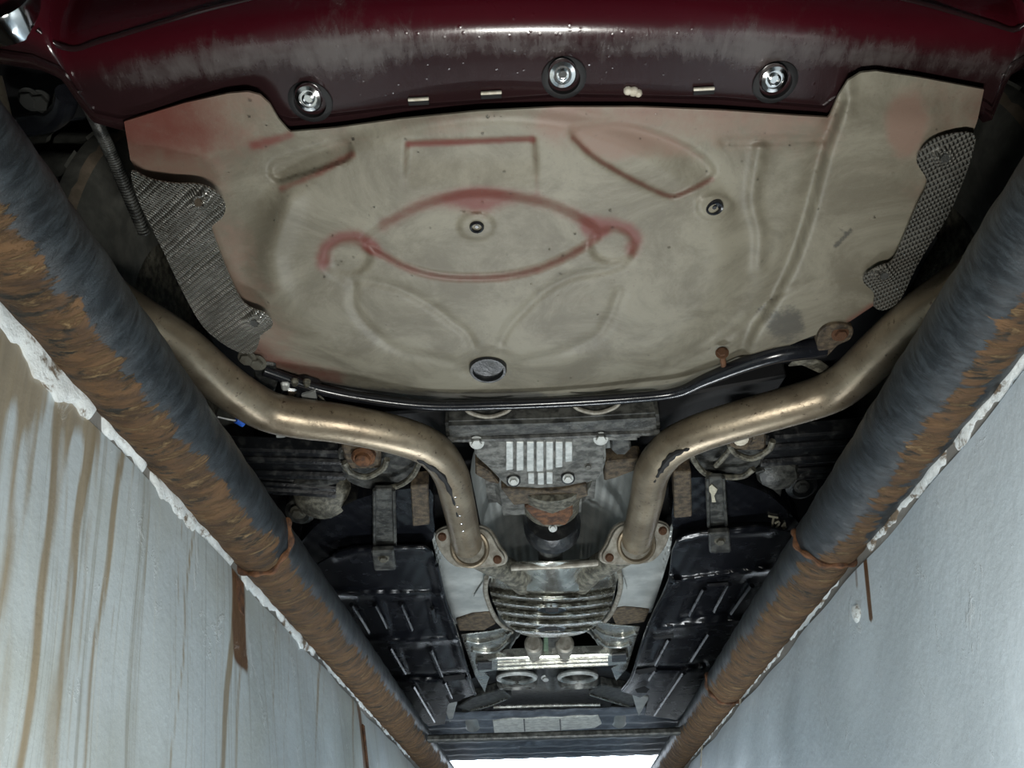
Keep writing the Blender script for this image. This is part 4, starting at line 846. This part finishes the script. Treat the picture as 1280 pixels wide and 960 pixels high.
kr = prism('knuckle', curve2([(960, 546), (920, 540), (880, 548), (858, 566), (870, 586), (900, 598), (936, 592), (958, 572)], 3, True), .203, .05, m_grey, car, 'grimy casting behind the right elbow', bevel=.004)
for (k_, u, v, m, m2) in ((kl, 452, 572, m_rust, m_rustmud), (kr, 934, 549, m_white, m_rustmud)):
    prism('bolt_seat', [(u - 26, v - 14), (u + 24, v - 14), (u + 24, v + 14), (u - 18, v + 15)], .190, .02, m2, k_, 'rusty bolt seat', bevel=.004)
    c = W(u + (2 if u < 600 else -8), v, .180); lathe('bushing_bolt', [(.020, -.012), (.020, .0), (.016, .004), (.0135, .0035), (.012, .010), (.008, .012), (0, .012)], c, (0, -.4, -1), m if u < 600 else m_rustmud, k_, 'large rusty bolt head', seg=24)
    if u > 600: lathe('pale_cap', [(.012, -.002), (.012, .004), (.007, .006), (0, .006)], W(u - 8, v - 1, .169), (0, -.4, -1), m_white, k_, 'pale flaked cap', seg=12)
    arc = [(u - 22, v + 6, .188), (u - 14, v + 18, .184), (u + 6, v + 24, .182), (u + 26, v + 14, .184), (u + 32, v + 2, .188)]
    pxtube('cradle_rim', arc, .0055, m_mudsteel, k_, 'pale curved rim', seg=8)
pxtube('bracket_rib', [(526, 574, .19), (516, 594, .186), (500, 606, .184), (478, 612, .184)], .0055, m_mudsteel, kl, 'pale curved rib', seg=8)
pxtube('bracket_rib', [(862, 562, .19), (872, 582, .186), (888, 594, .184), (925, 596, .184), (942, 586, .184)], .0055, m_mudsteel, kr, 'pale curved rib', seg=8)
pxtube('bracket_rib', [(895, 582, .19), (904, 572, .188), (914, 560, .19)], .005, m_mudsteel, kr, seg=8)
c = W(404, 622, .205); lathe('ball_joint', [(.055, -.05), (.055, -.005), (.045, .010), (.03, .016), (0, .018)], c, (.2, -.4, -1), m_mudsteel, car, 'mud-caked ball joint on the left', seg=26)
c = W(375, 640, .21); bj = lathe('strut_mount', [(.03, -.03), (.03, .0), (.02, .008), (0, .008)], c, (0, -.5, -1), m_grey, car, 'grimy strut mount on the left', seg=22); bolt(W(373, 640, .198), .011, (0, -.5, -1), m_mudsteel, bj)
c = W(972, 590, .205); lathe('ball_joint', [(.042, -.05), (.042, -.005), (.034, .012), (.02, .018), (0, .018)], c, (-.2, -.4, -1), m_grey, car, 'grimy ball joint on the right', seg=8)
c = W(1002, 608, .21); bj = lathe('strut_mount', [(.03, -.03), (.03, .0), (.02, .008), (0, .008)], c, (0, -.5, -1), m_blackp, car, 'grimy strut mount on the right', seg=22); bolt(W(1002, 608, .198), .010, (0, -.5, -1), m_grey, bj)
for pts in ([(944, 592), (956, 588), (978, 612), (976, 622)], [(352, 612), (366, 606), (420, 598), (424, 604), (372, 618)]): prism('link_plate', pts, .20, .012, m_grey, car, 'grey link plate', bevel=.002)
# connectors above the left pipe
cn = prism('connector_block', [(352, 484), (378, 480), (398, 486), (404, 504), (372, 512), (350, 500)], .206, .02, m_blackp, car, 'clutter of small connectors above the left pipe', bevel=.003)
for (u, v, w, h, m) in ((356, 485, 6, 5, m_fin), (364, 493, 7, 6, m_chrome), (368, 481, 5, 4, m_mudsteel), (383, 482, 5, 4, m_mudsteel), (372, 502, 5, 5, m_grey)):
    prism('connector', [(u - w, v - h), (u + w, v - h * .8), (u + w * .8, v + h), (u - w * .7, v + h * .9)], .198, .01, m, cn, bevel=.003)
prism('fan_clip', [(376, 495), (394, 489), (398, 510), (386, 508), (380, 501)], .197, .006, m_alu, cn, 'pale fan-shaped clip', bevel=.001)
pxtube('clip_wire', [(398, 494, .198), (405, 500, .197), (409, 508, .197)], .0015, m_mudsteel, cn, seg=6)
prism('hanger_bracket', [(316, 452), (344, 456), (346, 482), (340, 500), (318, 488)], .215, .02, m_grey, car, 'grey hanger bracket below the pan corner', bevel=.003)
for u, v in ((309, 447), (322, 453)): bolt(W(u, v, .206), .009, DN, m_mudsteel, car)
pxtube('brake_wire', [(272, 521, .18), (285, 524, .18), (296, 526, .18)], .0016, m_fin, car, 'thin pale wire', seg=6)
pxtube('blue_plug', [(295, 525, .18), (299, 527, .18), (304, 530, .18)], .0055, m_blue, car, 'small blue connector', seg=10)
pxtube('wire_hook', [(346, 545, .2), (356, 544, .2), (358, 537, .2)], .003, m_fin, car, 'pale hook', seg=6)
for x0, x1 in ((-.62, -.2), (.26, .68)):
    box('dark_undershield', ((x0 + x1) / 2, 1.95, .30), (x1 - x0, 1.35, .02), m_dark, car)
